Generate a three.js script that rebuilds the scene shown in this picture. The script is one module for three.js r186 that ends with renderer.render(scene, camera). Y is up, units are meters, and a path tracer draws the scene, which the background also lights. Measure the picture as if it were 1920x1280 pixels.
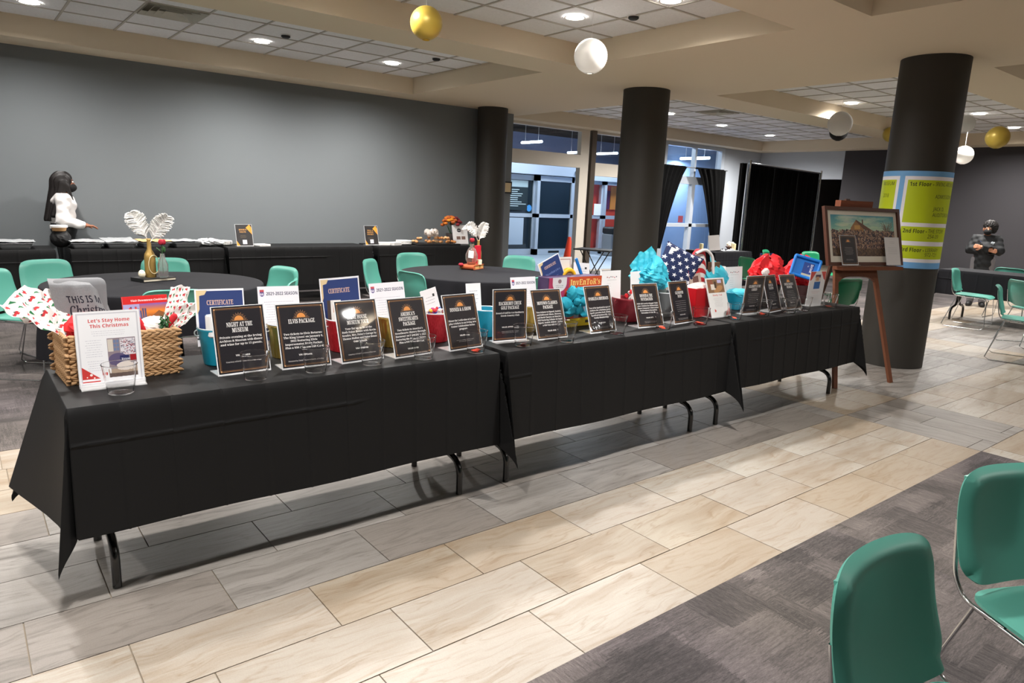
import * as THREE from 'three';
import { RoundedBoxGeometry } from 'three/addons/geometries/RoundedBoxGeometry.js';
import { mergeGeometries, mergeVertices, toCreasedNormals } from 'three/addons/utils/BufferGeometryUtils.js';
import { MarchingCubes } from 'three/addons/objects/MarchingCubes.js';
import { RectAreaLightUniformsLib } from 'three/addons/lights/RectAreaLightUniformsLib.js';

RectAreaLightUniformsLib.init();
const R = THREE.MathUtils.degToRad;
const scene = new THREE.Scene();
scene.background = new THREE.Color(0x05060a);
const camera = new THREE.PerspectiveCamera(2 * Math.atan(640 / 1305) * 180 / Math.PI, 1.5, 0.05, 120);
camera.position.set(0, 1.5, 0);
camera.rotation.set(R(-11.6), R(-38.8), R(2.5), 'YXZ');
const renderer = new THREE.WebGLRenderer({ antialias: true });
renderer.toneMapping = THREE.LinearToneMapping;
renderer.toneMappingExposure = 2.0;
renderer.shadowMap.enabled = true;
renderer.shadowMap.type = THREE.PCFSoftShadowMap;
const LAMP = 30, LAMP_COLOR = new THREE.Color(1.0, 0.965, 0.925);          // ceiling downlights: candela, warm white
const HALL = 210, HALL_COLOR = new THREE.Color(0.72, 0.86, 1.0);            // cool tubes in the entrance hall

// ---------------------------------------------------------------- helpers
let seed = 7;
function rnd() { seed = (seed * 1664525 + 1013904223) >>> 0; return seed / 4294967296; }
const rr = (a, b) => a + (b - a) * rnd();
const V = (x, y, z) => new THREE.Vector3(x, y, z);
const taken = {};
function numbered(n) { const k = taken[n] = (taken[n] ?? -1) + 1; return k ? `${n}_${String(k).padStart(3, '0')}` : n; }
function mesh(name, geo, mat, parent, top = false) {
  const m = new THREE.Mesh(geo, mat); m.castShadow = m.receiveShadow = true;
  m.name = (parent && !top) ? name : numbered(name); (parent ?? scene).add(m); return m;
}
function tag(o, label, category, group) { o.userData.label = label; o.userData.category = category; if (group) o.userData.group = group; return o; }
function thing(name, label, category, p = [0, 0, 0], turn = 0, group) {
  const o = new THREE.Group(); o.name = numbered(name); scene.add(o); o.position.set(...p); o.rotation.y = turn; return tag(o, label, category, group);
}
function struct(o, label, category = 'structure') { o.userData.kind = 'structure'; if (label) o.userData.label = label; o.userData.category = category; return o; }
function sgroup(name, label, category) { const g = new THREE.Group(); g.name = name; scene.add(g); return struct(g, label, category); }
function copy(o, p, turn, label) {
  const c = o.clone(); c.name = numbered(o.name.replace(/_\d{3}$/, '')); c.userData = { ...o.userData, label }; scene.add(c); c.position.set(...p); c.rotation.y = turn; return c;
}
function mat(c, rough = 0.7, metal = 0, ex = {}) {
  const phys = ['clearcoat', 'transmission', 'sheen', 'thickness', 'ior', 'clearcoatRoughness', 'specularIntensity'].some((k) => k in ex);
  return new (phys ? THREE.MeshPhysicalMaterial : THREE.MeshStandardMaterial)({ color: c, roughness: rough, metalness: metal, ...ex });
}
const at = (g, x, y, z, rx = 0, ry = 0, rz = 0) => { if (rx) g.rotateX(rx); if (ry) g.rotateY(ry); if (rz) g.rotateZ(rz); return g.translate(x, y, z); };
const box = (w, h, d, x = 0, y = 0, z = 0) => new THREE.BoxGeometry(w, h, d).translate(x, y, z);
const rbox = (w, h, d, r, x = 0, y = 0, z = 0, s = 2) => new RoundedBoxGeometry(w, h, d, s, r).translate(x, y, z);
const cyl = (r1, r2, h, x = 0, y = 0, z = 0, n = 24, open = false) => new THREE.CylinderGeometry(r1, r2, h, n, 1, open).translate(x, y, z);
const span = (x0, x1, y0, y1, z0, z1) => box(x1 - x0, y1 - y0, z1 - z0, (x0 + x1) / 2, (y0 + y1) / 2, (z0 + z1) / 2);
const merge = (a) => mergeGeometries(a.map((g) => { const k = g.index ? g.toNonIndexed() : g; for (const n of Object.keys(k.attributes)) if (!['position', 'normal', 'uv'].includes(n)) k.deleteAttribute(n); return k; }));
const lathe = (pts, n = 24) => new THREE.LatheGeometry(pts.map(([x, y]) => new THREE.Vector2(x, y)), n);
function rod(pts, r, bend = 0.03, n = 6, per = 5) {              // a tube along a polyline with rounded bends
  const P = pts.map((p) => V(...p)), path = new THREE.CurvePath(); let cur = P[0];
  for (let i = 1; i < P.length - 1; i++) {
    const a = P[i].clone().sub(P[i - 1]), b = P[i + 1].clone().sub(P[i]), d = Math.min(bend, a.length() / 2.1, b.length() / 2.1);
    const p = P[i].clone().addScaledVector(a.normalize(), -d), q = P[i].clone().addScaledVector(b.normalize(), d);
    path.add(new THREE.LineCurve3(cur, p)); path.add(new THREE.QuadraticBezierCurve3(p, P[i], q)); cur = q;
  }
  path.add(new THREE.LineCurve3(cur, P[P.length - 1]));
  return new THREE.TubeGeometry(path, Math.max(2, path.curves.length * per), r, n, false);
}
function grid(fn, nu, nv) {                                          // surface from a function of (u, v) in 0..1
  const g = new THREE.PlaneGeometry(1, 1, nu, nv), p = g.attributes.position, uv = g.attributes.uv;
  for (let i = 0; i < p.count; i++) { const q = fn(uv.getX(i), uv.getY(i)); p.setXYZ(i, q[0], q[1], q[2]); }
  g.computeVertexNormals(); return g;
}
function slab(fn, nu, nv, t) {                                       // the same with thickness and closed rims
  const a = grid(fn, nu, nv), n = a.attributes.normal, b = a.clone(), p = b.attributes.position;
  for (let i = 0; i < p.count; i++) p.setXYZ(i, p.getX(i) - n.getX(i) * t, p.getY(i) - n.getY(i) * t, p.getZ(i) - n.getZ(i) * t);
  const ix = b.index.array; for (let i = 0; i < ix.length; i += 3) { const k = ix[i]; ix[i] = ix[i + 1]; ix[i + 1] = k; }
  b.computeVertexNormals();
  const W = nu + 1, rim = []; for (let i = 0; i < nu; i++) rim.push([i, i + 1]); for (let j = 0; j < nv; j++) rim.push([j * W + nu, (j + 1) * W + nu]);
  for (let i = nu; i > 0; i--) rim.push([nv * W + i, nv * W + i - 1]); for (let j = nv; j > 0; j--) rim.push([j * W, (j - 1) * W]);
  const pos = [], uv = [], A = a.attributes.position, B = p, U = a.attributes.uv;
  const put = (S, i) => { pos.push(S.getX(i), S.getY(i), S.getZ(i)); uv.push(U.getX(i), U.getY(i)); };
  for (const [i, j] of rim) { put(A, i); put(B, i); put(A, j); put(A, j); put(B, i); put(B, j); }
  const r = new THREE.BufferGeometry(); r.setAttribute('position', new THREE.Float32BufferAttribute(pos, 3)); r.setAttribute('uv', new THREE.Float32BufferAttribute(uv, 2)); r.computeVertexNormals();
  return merge([a, b, r]);
}
// noise
const NT = new Float32Array(65536); for (let i = 0; i < 65536; i++) NT[i] = rnd();
function vn(x, y) {
  const xi = Math.floor(x), yi = Math.floor(y); let fx = x - xi, fy = y - yi; fx = fx * fx * (3 - 2 * fx); fy = fy * fy * (3 - 2 * fy);
  const h = (a, b) => NT[((a * 157 + b * 4111) ^ (a * 31)) & 65535];
  const a = h(xi, yi), b = h(xi + 1, yi), c = h(xi, yi + 1), d = h(xi + 1, yi + 1);
  return a + (b - a) * fx + (c - a) * fy + (a - b - c + d) * fx * fy;
}
function fbm(x, y, o = 4) { let s = 0, a = 0.5, k = 0; for (let i = 0; i < o; i++) { s += a * vn(x, y); k += a; x = x * 2.03 + 17; y = y * 2.03 + 5; a *= 0.5; } return s / k; }
function dataTex(w, h, fn, srgb = true) {
  const d = new Uint8Array(w * h * 4);
  for (let y = 0, k = 0; y < h; y++) for (let x = 0; x < w; x++, k += 4) { const c = fn(x, y); d[k] = c[0]; d[k + 1] = c[1]; d[k + 2] = c[2]; d[k + 3] = 255; }
  const t = new THREE.DataTexture(d, w, h); t.magFilter = THREE.LinearFilter; t.minFilter = THREE.LinearMipmapLinearFilter; t.generateMipmaps = true;
  t.wrapS = t.wrapT = THREE.RepeatWrapping; if (srgb) t.colorSpace = THREE.SRGBColorSpace; t.needsUpdate = true; return t;
}
function canvasTex(w, h, draw) {
  const c = document.createElement('canvas'); c.width = w; c.height = h; draw(c.getContext('2d'), w, h);
  const t = new THREE.CanvasTexture(c); t.colorSpace = THREE.SRGBColorSpace; t.anisotropy = 8; return t;
}
const mix = (a, b, t) => [a[0] + (b[0] - a[0]) * t, a[1] + (b[1] - a[1]) * t, a[2] + (b[2] - a[2]) * t];
const hex = (h) => [(h >> 16) & 255, (h >> 8) & 255, h & 255];

// ---------------------------------------------------------------- shared materials
const M = {
  soffit: mat(0xdcccb2, 0.85), wall: mat(0x767b7e, 0.88), endWall: mat(0xb3b9c1, 0.88), accent: mat(0x3d3b3e, 0.9), column: mat(0x2e2b26, 0.62),
  board: mat(0xd9d3ca, 0.95), grid: mat(0xb4aea3, 0.6), grout: mat(0x8d8171, 0.9), black: mat(0x111112, 0.55), matte: mat(0x0c0c0d, 0.9), chrome: mat(0xd6d8da, 0.16, 1),
  blackSteel: mat(0x0d0d0e, 0.22, 0, { clearcoat: 0.6, clearcoatRoughness: 0.15 }), white: mat(0xf1efec, 0.6), paper: mat(0xf3f2ef, 0.75, 0, { side: THREE.DoubleSide }),
  alu: mat(0xc4c7ca, 0.42, 0.6), frameCream: mat(0xd9d1c4, 0.55), frameSilver: mat(0xc4ccd6, 0.4, 0.4), brownMetal: mat(0x6d6258, 0.3, 0.6),
  glass: mat(0xffffff, 0.03, 0, { transmission: 1, thickness: 0, ior: 1.5 }), wood: mat(0x6e3f26, 0.5), woodDark: mat(0x4d2a1b, 0.5),
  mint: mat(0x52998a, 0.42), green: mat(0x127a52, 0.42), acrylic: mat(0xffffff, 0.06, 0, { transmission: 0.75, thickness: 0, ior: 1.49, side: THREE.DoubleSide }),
  clear: mat(0xffffff, 0.04, 0, { transmission: 1, thickness: 0, ior: 1.45, side: THREE.DoubleSide }), red: mat(0xd81f28, 0.7), orange: mat(0xff5a3c, 0.8, 0, { side: THREE.DoubleSide }),
  gold: mat(0xa88a3a, 0.35, 0.75), teal: mat(0x128aa6, 0.4, 0.1), drape: mat(0x050505, 1, 0, { specularIntensity: 0.3, side: THREE.DoubleSide }), skinA: mat(0x9a6247, 0.6), skinB: mat(0xb57c5e, 0.6), hair: mat(0x120c0b, 0.5),
};
const CLOTH = mat(0x101011, 0.6, 0, { specularIntensity: 0.5, side: THREE.DoubleSide });
const CLOTH_ROUND = mat(0x131318, 0.85, 0, { specularIntensity: 0.5, side: THREE.DoubleSide });

// ---------------------------------------------------------------- floor: stone tiles in a plaid of beige and grey, carpet fields
const TS = 1024, TM = 1.86;                                     // texture side in pixels and metres
function stone(base, dark, light, sd) {
  return dataTex(TS, TS, (x, y) => {
    const u = x / TS * TM, v = y / TS * TM, w = v + 0.11 * (fbm(u * 2.1 + sd, v * 3.1, 3) - 0.5) + 0.03 * (fbm(u * 7 + sd, v * 9, 2) - 0.5);
    const s = fbm(u * 1.5 + sd, w * 16 + sd, 4), f = fbm(u * 9, w * 95 + sd, 3), b = fbm(u * 0.8 + sd * 3, v * 2.2, 3), g = NT[(x * 7919 + y * 104729) & 65535];
    const vein = Math.pow(Math.max(0, 1 - Math.abs(fbm(u * 3.2 + sd, w * 30 + 9, 4) - 0.5) * 16), 2);
    let c = mix(base, light, Math.min(1, Math.max(0, (b - 0.35) * 2)));
    c = mix(c, dark, Math.min(0.8, Math.max(0, (s - 0.48) * 2.2)) * 0.7 + vein * 0.4 + Math.max(0, f - 0.5) * 0.75);
    const n = (g - 0.5) * 9; return [c[0] + n, c[1] + n, c[2] + n];
  });
}
const beigeTex = stone(hex(0x9c9388), hex(0x82705c), hex(0xa8a39a), 3.1), greyTex = stone(hex(0x86817c), hex(0x5d5853), hex(0x98938e), 41.7);
const tileMat = [[0xffffff, beigeTex], [0xf3ece2, beigeTex], [0xffffff, greyTex], [0xefebe8, greyTex]].map(([c, t]) => mat(c, 0.42, 0, { map: t }));
const carpetTex = (() => {
  const S = 2048, m = 3.2, L = new Float32Array(S * S), D = new Float32Array(S * S);
  for (let k = 0; k < 520; k++) {
    const w = rr(0.1, 0.55) * S / m, h = rr(0.06, 0.4) * S / m, x0 = rnd() * S, y0 = rnd() * S, t = rr(-1, 1), dir = rnd() < 0.5 ? 1 : 0, rag = rr(4, 22);
    for (let j = 0; j < h; j++) for (let i = -30; i < w + 30; i++) {
      const q = dir ? j : i, e = (NT[(Math.floor((dir ? i : j) / 2) * 131 + k * 977) & 65535] - 0.5) * rag * 2;
      if (dir ? (j < e || j > h + e || i < 0 || i > w) : (i < e || i > w + e)) continue;
      const ix = ((Math.floor(y0 + j) % S) * S) + ((Math.floor(x0 + i) + S) % S); L[ix] = L[ix] * 0.35 + t * 0.65; D[ix] = dir;
    }
  }
  return dataTex(S, S, (x, y) => {
    const i = y * S + x, t = L[i], d = D[i], u = x / S * m, v = y / S * m;
    const st = d ? vn(u * 420, v * 60) : vn(u * 60, v * 420), st2 = d ? vn(u * 150 + 7, v * 9) : vn(u * 9, v * 150 + 7), bl = fbm(u * 2.5, v * 2.5, 3), g = NT[(x * 3571 + y * 7127) & 65535];
    const hue = vn(u * 1.7, v * 1.7), base = mix(hex(0x4b4546), hex(0x504a46), hue);
    const k = 1 + t * 0.3 + (bl - 0.5) * 0.7 + (st - 0.5) * 0.3 + (st2 - 0.5) * 0.2 + (g - 0.5) * 0.25; return [Math.min(255, base[0] * k), Math.min(255, base[1] * k), Math.min(255, base[2] * k)];
  });
})();
carpetTex.repeat.set(1 / 3.2, 1 / 3.2);
const carpetMat = mat(0xffffff, 0.98, 0, { map: carpetTex });
const floor = sgroup('floor', 'tiled floor with carpet fields', 'floor');
mesh('floor_slab', span(-4.2, 17.3, -0.2, -0.006, -11.3, 5.2), M.grout, floor);
const flat = (x0, x1, z0, z1, y0 = -0.006, y1 = 0.002) => { const g = span(x0, x1, y0, y1, z0, z1), p = g.attributes.position, uv = g.attributes.uv; for (let i = 0; i < p.count; i++) uv.setXY(i, p.getX(i), -p.getZ(i)); return g; };
for (const [x0, x1, z0, z1] of [[-4, 5.18, -1.455, 5], [-4, 5.18, -10.18, -4.61], [9.55, 17.1, -1.455, 5], [9.55, 17.1, -11, -4.61]]) mesh('carpet', flat(x0, x1, z0, z1), carpetMat, floor);
const TL = 0.6175, TW = 0.3035, tileVar = {};
function tileGeo(w, d, alongZ, kind) {                             // few shared geometries per size; uv windows differ
  const L = alongZ ? d : w, B = alongZ ? w : d, key = [L.toFixed(3), B.toFixed(3), alongZ, kind].join();
  if (tileVar[key]) return tileVar[key];
  const g = new THREE.BoxGeometry(w, 0.008, d), p = g.attributes.position, uv = g.attributes.uv, ou = (kind % 3) * 0.62, ov = Math.floor(kind / 3) * 0.31;
  for (let i = 0; i < p.count; i++) { const a = alongZ ? p.getZ(i) + d / 2 : p.getX(i) + w / 2, b = alongZ ? p.getX(i) + w / 2 : p.getZ(i) + d / 2; uv.setXY(i, (ou + a) / TM, (ov + b) / TM); }
  return tileVar[key] = g;
}
const tiles = [];
function tileField(x0, x1, z0, z1, grey, alongZ, offs) {
  const n = Math.max(1, Math.round((alongZ ? x1 - x0 : z1 - z0) / TW)), pitch = (alongZ ? x1 - x0 : z1 - z0) / n;
  for (let r = 0; r < n; r++) {
    const a0 = alongZ ? z0 : x0, a1 = alongZ ? z1 : x1, o = offs[r % offs.length]; let s = a0, e = o + Math.ceil((a0 - o + 0.02) / TL) * TL;
    while (s < a1 - 0.01) {
      const t = Math.min(e, a1), c = (s + t) / 2, q = (alongZ ? x0 : z1) + (alongZ ? 1 : -1) * (r + 0.5) * pitch, len = t - s - 0.0045, wid = pitch - 0.0045;
      tiles.push({ x: alongZ ? q : c, z: alongZ ? c : q, w: alongZ ? wid : len, d: alongZ ? len : wid, grey, alongZ }); s = t; e += TL;
    }
  }
}
const ZB = [5, -1.455, -2.362, -3.69, -4.61, -11], XB = [-4, 5.18, 6.06, 8.74, 9.55, 17.1];
for (let i = 0; i < 5; i++) for (let j = 0; j < 5; j++) {
  const edgeX = i === 1 || i === 3, edgeZ = j === 1 || j === 3, fieldX = i === 0 || i === 4, fieldZ = j === 0 || j === 4;
  if (fieldX && fieldZ) continue;
  const grey = edgeX === edgeZ, alongZ = edgeX && edgeZ || (fieldZ && !edgeX);
  const x1 = Math.min(XB[i + 1], 17.1), z0 = Math.max(ZB[j + 1], j === 4 ? -10.1 : -11);
  tileField(Math.max(XB[i], -2), x1, z0, Math.min(ZB[j], 1.5), grey, alongZ, j === 1 ? [0.93, 1.133, 0.945] : j === 2 ? [0.68, 0.33, 0.52, 0.2] : [0.4, 0.1, 0.7]);
}
const seen = (t) => { const d = V(t.x, -1.5, t.z), c = d.clone().applyEuler(new THREE.Euler(0, R(38.8), 0)); const ax = -c.z; if (ax < 0.4 || Math.abs(c.x / ax) > 0.85) return 0; return t.w * t.d / Math.pow(d.length(), 3); };
tiles.forEach((t) => { t.s = seen(t); t.k = Math.floor(rnd() * 18); t.m = tileMat[(t.grey ? 2 : 0) + (rnd() < 0.5 ? 1 : 0)]; t.y = -0.004 + rr(-0.0004, 0.0004); });
tiles.sort((a, b) => b.s - a.s);
const restT = {};
tiles.forEach((t, i) => {
  const g = tileGeo(t.w, t.d, t.alongZ, t.k);
  if (i < 300) { const m = mesh(t.grey ? 'grey_tile' : 'beige_tile', g, t.m, floor); m.position.set(t.x, t.y, t.z); }
  else (restT[tileMat.indexOf(t.m)] ??= []).push(g.clone().translate(t.x, t.y, t.z));
});
for (const k in restT) { const m = mesh(k < 2 ? 'beige_tiles' : 'grey_tiles', merge(restT[k]), tileMat[k], floor); m.userData.kind = 'stuff'; m.userData.label = k < 2 ? 'beige stone tiles further away' : 'grey stone tiles further away'; }

// ---------------------------------------------------------------- walls and columns
const SY = 2.97, CY = 3.2;
const st = (name, geo, m, label, cat = 'wall') => struct(mesh(name, geo, m), label, cat);
st('wall_back', merge([span(-4.2, 8.0, 0, 3.4, -10.4, -10.18), span(7.8, 8.0, 0, 3.4, -11.1, -10.4)]), M.wall, 'long plain grey wall behind the buffet tables');
st('wall_left', span(-4.4, -4.2, 0, 3.4, -10.4, 5.2), M.wall);
st('wall_front', span(-4.4, 17.3, 0, 3.4, 5.2, 5.4), M.wall);
st('wall_pier', span(15.42, 17.3, 0, 3.4, -11.2, -11), M.endWall, 'pale grey wall beside the entrance windows');
st('wall_right', merge([span(17.1, 17.3, 2.3, 3.4, -11, -8.7), span(17.1, 17.3, 0, 2.3, -11, -10.2)]), M.endWall, 'pale grey end wall above the corridor opening');
st('wall_accent', span(17.08, 17.3, 0, 3.4, -8.7, 5.2), M.accent, 'dark grey end wall behind the person with crossed arms');
const cor = sgroup('corridor', 'dim corridor beyond the opening in the end wall', 'corridor');
mesh('corridor_wall', merge([span(21, 21.2, 0, 2.6, -10.4, -8.5), span(17.3, 21, 0, 2.6, -10.4, -10.2), span(17.3, 21, 0, 2.6, -8.7, -8.5)]), M.accent, cor);
mesh('corridor_ceiling', span(17.3, 21.2, 2.45, 2.6, -10.4, -8.5), M.soffit, cor); mesh('corridor_floor', span(17.1, 21.2, -0.2, -0.004, -10.4, -8.5), M.grout, cor);
st('baseboard_back', span(-4.2, 8.0, 0, 0.1, -10.18, -10.168), M.black, 'black skirting along the long grey wall', 'baseboard');
st('baseboard_right', span(17.066, 17.08, 0, 0.1, -8.7, 5.2), M.black, 'black skirting along the dark end wall', 'baseboard');
const cols = [[7.5, -3.06, 0.3, 'round dark column wrapped with the floor directory'], [7.34, -6.52, 0.305, 'round dark column beside the entrance doors'], [7.3, -9.86, 0.255, 'round dark column at the end of the long grey wall']];
cols.forEach(([x, z, r, label]) => struct(mesh('column', lathe([[r, 0], [r, SY]], 56).translate(x, 0, z), M.column), label, 'column'));

// ---------------------------------------------------------------- ceiling: dropped beams, coffers with lay-in panels, downlights
const speckle = dataTex(256, 256, (x, y) => { const g = NT[(x * 911 + y * 3571) & 65535], f = fbm(x / 9, y / 9, 2), v = 244 + (f - 0.5) * 10 - (g > 0.965 ? 34 : 0); return [v * 0.985, v * 0.99, v]; });
const boardMat = [mat(0xf8f6f4, 0.95, 0, { map: speckle }), mat(0xf1efec, 0.95, 0, { map: speckle })];
const ceiling = sgroup('ceiling', 'coffered ceiling with tan beams and white panels', 'ceiling');
const coffers = [[-3.4, 5.6, -9.62, -6.63], [-3.4, 5.62, -6.02, -3.42], [-3.4, 5.62, -2.8, 4.4], [8.2, 16.5, -10.6, -6.72], [8.2, 16.5, -6.05, -3.5], [8.2, 16.5, -2.8, 4.4]];
{ // the beam grid is what remains between the coffers
  const xs = [-4.2, -3.4, 5.61, 8.2, 16.5, 17.1], g = [], zc = [[[-9.62, -6.63], [-6.02, -3.42], [-2.8, 4.4]], [[-10.6, -6.72], [-6.05, -3.5], [-2.8, 4.4]]];
  const beam = (x0, x1, z0, z1) => g.push(span(x0, x1, SY, 3.45, z0, z1));
  beam(xs[0], xs[1], -10.18, 5.2); beam(xs[2], xs[3], -11, 5.2); beam(xs[4], xs[5], -11, 5.2);
  zc.forEach((zs, i) => { let z = i ? -11 : -10.18; for (const [a, b] of zs) { beam(xs[1 + 2 * i], xs[2 + 2 * i], z, a); z = b; } beam(xs[1 + 2 * i], xs[2 + 2 * i], z, 5.2); });
  mesh('beams', merge(g), M.soffit, ceiling);
}
mesh('slab', span(-4.4, 17.3, 3.45, 3.65, -11.3, 5.4), M.soffit, ceiling);
const P = 0.5745, panels = [], bars = [];
for (const [x0, x1, z0, z1] of coffers) {
  const lx = [x0], lz = [z0];
  for (let x = 1.085 + Math.ceil((x0 - 1.085 + 0.08) / P) * P; x < x1 - 0.08; x += P) lx.push(x);
  for (let z = -9.62 + Math.ceil((z0 + 9.62 + 0.08) / 0.585) * 0.585; z < z1 - 0.08; z += 0.585) lz.push(z);
  lx.push(x1); lz.push(z1);
  for (const x of lx.slice(1, -1)) bars.push(span(x - 0.011, x + 0.011, CY - 0.004, CY + 0.03, z0, z1));
  for (const z of lz.slice(1, -1)) bars.push(span(x0, x1, CY - 0.004, CY + 0.03, z - 0.011, z + 0.011));
  for (let i = 0; i < lx.length - 1; i++) for (let j = 0; j < lz.length - 1; j++) panels.push([lx[i], lx[i + 1], lz[j], lz[j + 1], z0 > -3]);
}
mesh('panel_grid', merge(bars), M.grid, ceiling);
const far = [], pg = {}, ventAt = [[1.947, -8.158], [11.138, -8.158]];
const score = ([x0, x1, z0, z1, out]) => { const d = V((x0 + x1) / 2, 1.7, (z0 + z1) / 2), c = d.clone().applyEuler(new THREE.Euler(0, R(38.8), 0)); return out || -c.z < 0.5 || Math.abs(c.x / -c.z) > 0.85 || d.length() < 3.4 ? 0 : 1 / d.length(); };
panels.filter(([a, b, c, d]) => !ventAt.some(([x, z]) => x > a && x < b && z > c && z < d)).sort((a, b) => score(b) - score(a)).forEach((p, i) => {
  const [x0, x1, z0, z1] = p, w = x1 - x0 - 0.004, d = z1 - z0 - 0.004, k = w.toFixed(3) + d.toFixed(3), g = pg[k] ??= new THREE.BoxGeometry(w, 0.02, d);
  if (score(p) > 0 && i < 300) mesh('ceiling_panel', g, boardMat[i % 2], ceiling).position.set((x0 + x1) / 2, CY + 0.014, (z0 + z1) / 2);
  else far.push(g.clone().translate((x0 + x1) / 2, CY + 0.014, (z0 + z1) / 2));
});
if (far.length) { const m = mesh('ceiling_panels', merge(far), boardMat[0], ceiling); m.userData.kind = 'stuff'; m.userData.label = 'white ceiling panels outside the view'; }

const lens = mat(0xffffff, 0.5, 0, { emissive: LAMP_COLOR, emissiveIntensity: 12 }), ring = mat(0xf2efe9, 0.5);
const lampGeo = [lathe([[0.088, 0], [0.1, 0], [0.1, 0.006], [0.088, 0.006]], 28), cyl(0.086, 0.086, 0.004, 0, 0.006, 0, 28)];
function downlight(x, z, label, k = 1) {
  const t = thing('downlight', label, 'ceiling light', [x, CY - 0.012, z], 0, 'recessed ceiling downlights');
  mesh('trim_ring', lampGeo[0], ring, t); mesh('lens', lampGeo[1], lens, t);
  const s = new THREE.SpotLight(LAMP_COLOR, LAMP * k, 0, R(80), 0.9, 2); s.position.set(0, -0.012, 0); s.target.position.set(0, -1, 0); s.castShadow = true; s.shadow.radius = 4; s.shadow.mapSize.set(512, 512);
  t.add(s, s.target); return t;
}
for (const [x, z, l] of [[0.79, -8.82, 'downlight at the far left above the long grey wall'], [3.07, -8.8, 'downlight above the long grey wall, left of the pair near the gold lantern'], [4.79, -8.77, 'downlight above the long grey wall, nearest its column'],
  [4.77, -5.2, 'bright downlight in the ceiling just above the white lantern'], [4.93, -4.19, 'downlight cut by the top edge of the picture, right of the white lantern'],
  [12.93, -9.33, 'downlight left of the two above the black drape booth'], [15.19, -9.6, 'downlight right of the two above the black drape booth'], [11.28, -5.75, 'downlight above the white lantern left of the directory column'],
  [13.46, -4.69, 'downlight just right of the directory column top'], [15.74, -4.87, 'downlight at the right edge near the gold lantern']]) downlight(x, z, l, z < -8 && x < 6 ? (x < 1 ? 0.56 : 0.74) : x < 6 ? 0.6 : z < -9 ? 1.4 : 0.9);
const hidden = (list, where, k) => list.forEach(([x, z], i) => downlight(x, z, `ceiling downlight outside the picture ${where}, ${['first', 'second', 'third', 'fourth', 'fifth', 'sixth'][i]} from the left`, k));
hidden([[-2.1, -4.19], [0.2, -4.19]], 'left of the prize row', 0.22); hidden([[2.5, -4.19]], 'over the prize row', 0.4); hidden([[-2.1, -5.2], [0.2, -5.2], [2.5, -5.2]], 'near the round tables', 0.55); hidden([[-2.6, -1.7], [0.3, -1.7], [3.2, -1.7]], 'above the camera', 0.64); hidden([[5.35, 2.55]], 'behind the camera, mirrored in a sign', 0.9); hidden([[9.3, 3.1]], 'behind the camera beyond the columns', 0.6);
downlight(10.84, -9.02, 'downlight half hidden right of the entrance column', 0.9); hidden([[10.29, -4.25]], 'behind the directory column', 0.65); hidden([[9.6, -1.5], [12.5, -1.5], [15, -1.5]], 'over the right hand seats', 0.4);

const ventMat = mat(0xc4c1b6, 0.7);
function vent(x, z, label, s = 0.56) {
  const t = thing('air_vent', label, 'vent', [x, CY - 0.006, z], 0, 'square ceiling air vents');
  mesh('duct', merge([box(s, 0.004, s, 0, 0.2, 0), box(s, 0.2, 0.004, 0, 0.1, s / 2), box(s, 0.2, 0.004, 0, 0.1, -s / 2), box(0.004, 0.2, s, s / 2, 0.1, 0), box(0.004, 0.2, s, -s / 2, 0.1, 0)]), ventMat, t);
  for (let k = 0; k < 4; k++) {                                                      // square rings of sloping louvres
    const o = s - k * 0.13, i = o - 0.075, q = [[-o / 2, -0.008], [-i / 2, 0.028]], g = [];
    for (let e = 0; e < 4; e++) g.push(slab((u, v) => { const h = (v ? i : o) / 2, y = v ? 0.03 : -0.008; return [(u * 2 - 1) * h, y, h]; }, 1, 1, 0.003).rotateY(e * Math.PI / 2));
    mesh('louvre', merge(g), ventMat, t);
  }
}
vent(1.947, -8.158, 'square ceiling vent above the long grey wall'); vent(11.138, -8.158, 'square ceiling vent between the two entrance columns');
function sensor(x, z, label) { const t = thing('smoke_detector', label, 'detector', [x, CY - 0.02, z]); mesh('body', lathe([[0, -0.014], [0.035, -0.012], [0.05, 0], [0.05, 0.018], [0, 0.018]], 20), M.black, t); mesh('base', cyl(0.056, 0.056, 0.006, 0, 0.017, 0, 20), M.white, t); }
sensor(5.12, -4.78, 'small dark ceiling sensor between the two bright downlights'); sensor(3.15, -8.25, 'small dark ceiling sensor beside the left downlight over the grey wall'); sensor(5.0, -8.0, 'small dark ceiling sensor near the corner of the left coffer');

// paper lanterns
function lantern(x, y, z, D, m, label, top = CY) {
  const t = thing('paper_lantern', label, 'lantern', [x, y, z], rnd() * 3, 'round hanging paper lanterns'), pts = [], n = 44;
  for (let i = 0; i <= n; i++) { const a = -1.35 + 2.7 * i / n, r = D / 2 * (1 + 0.012 * Math.cos(i * Math.PI)); pts.push([Math.cos(a) * r, Math.sin(a) * r]); }
  mesh('paper_shade', lathe(pts, 40), m, t);
  mesh('bottom_ring', new THREE.TorusGeometry(D * 0.11, 0.004, 6, 24).rotateX(Math.PI / 2).translate(0, -D * 0.488, 0), m, t);
  mesh('cord', cyl(0.0012, 0.0012, top - y - D * 0.45, 0, (top - y + D * 0.45) / 2, 0, 5), M.white, t);
  mesh('wire_frame', rod([[-D * 0.1, D * 0.487, 0], [0, D * 0.36, 0], [D * 0.1, D * 0.487, 0]], 0.0018, 0.02, 4), M.chrome, t);
}
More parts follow.
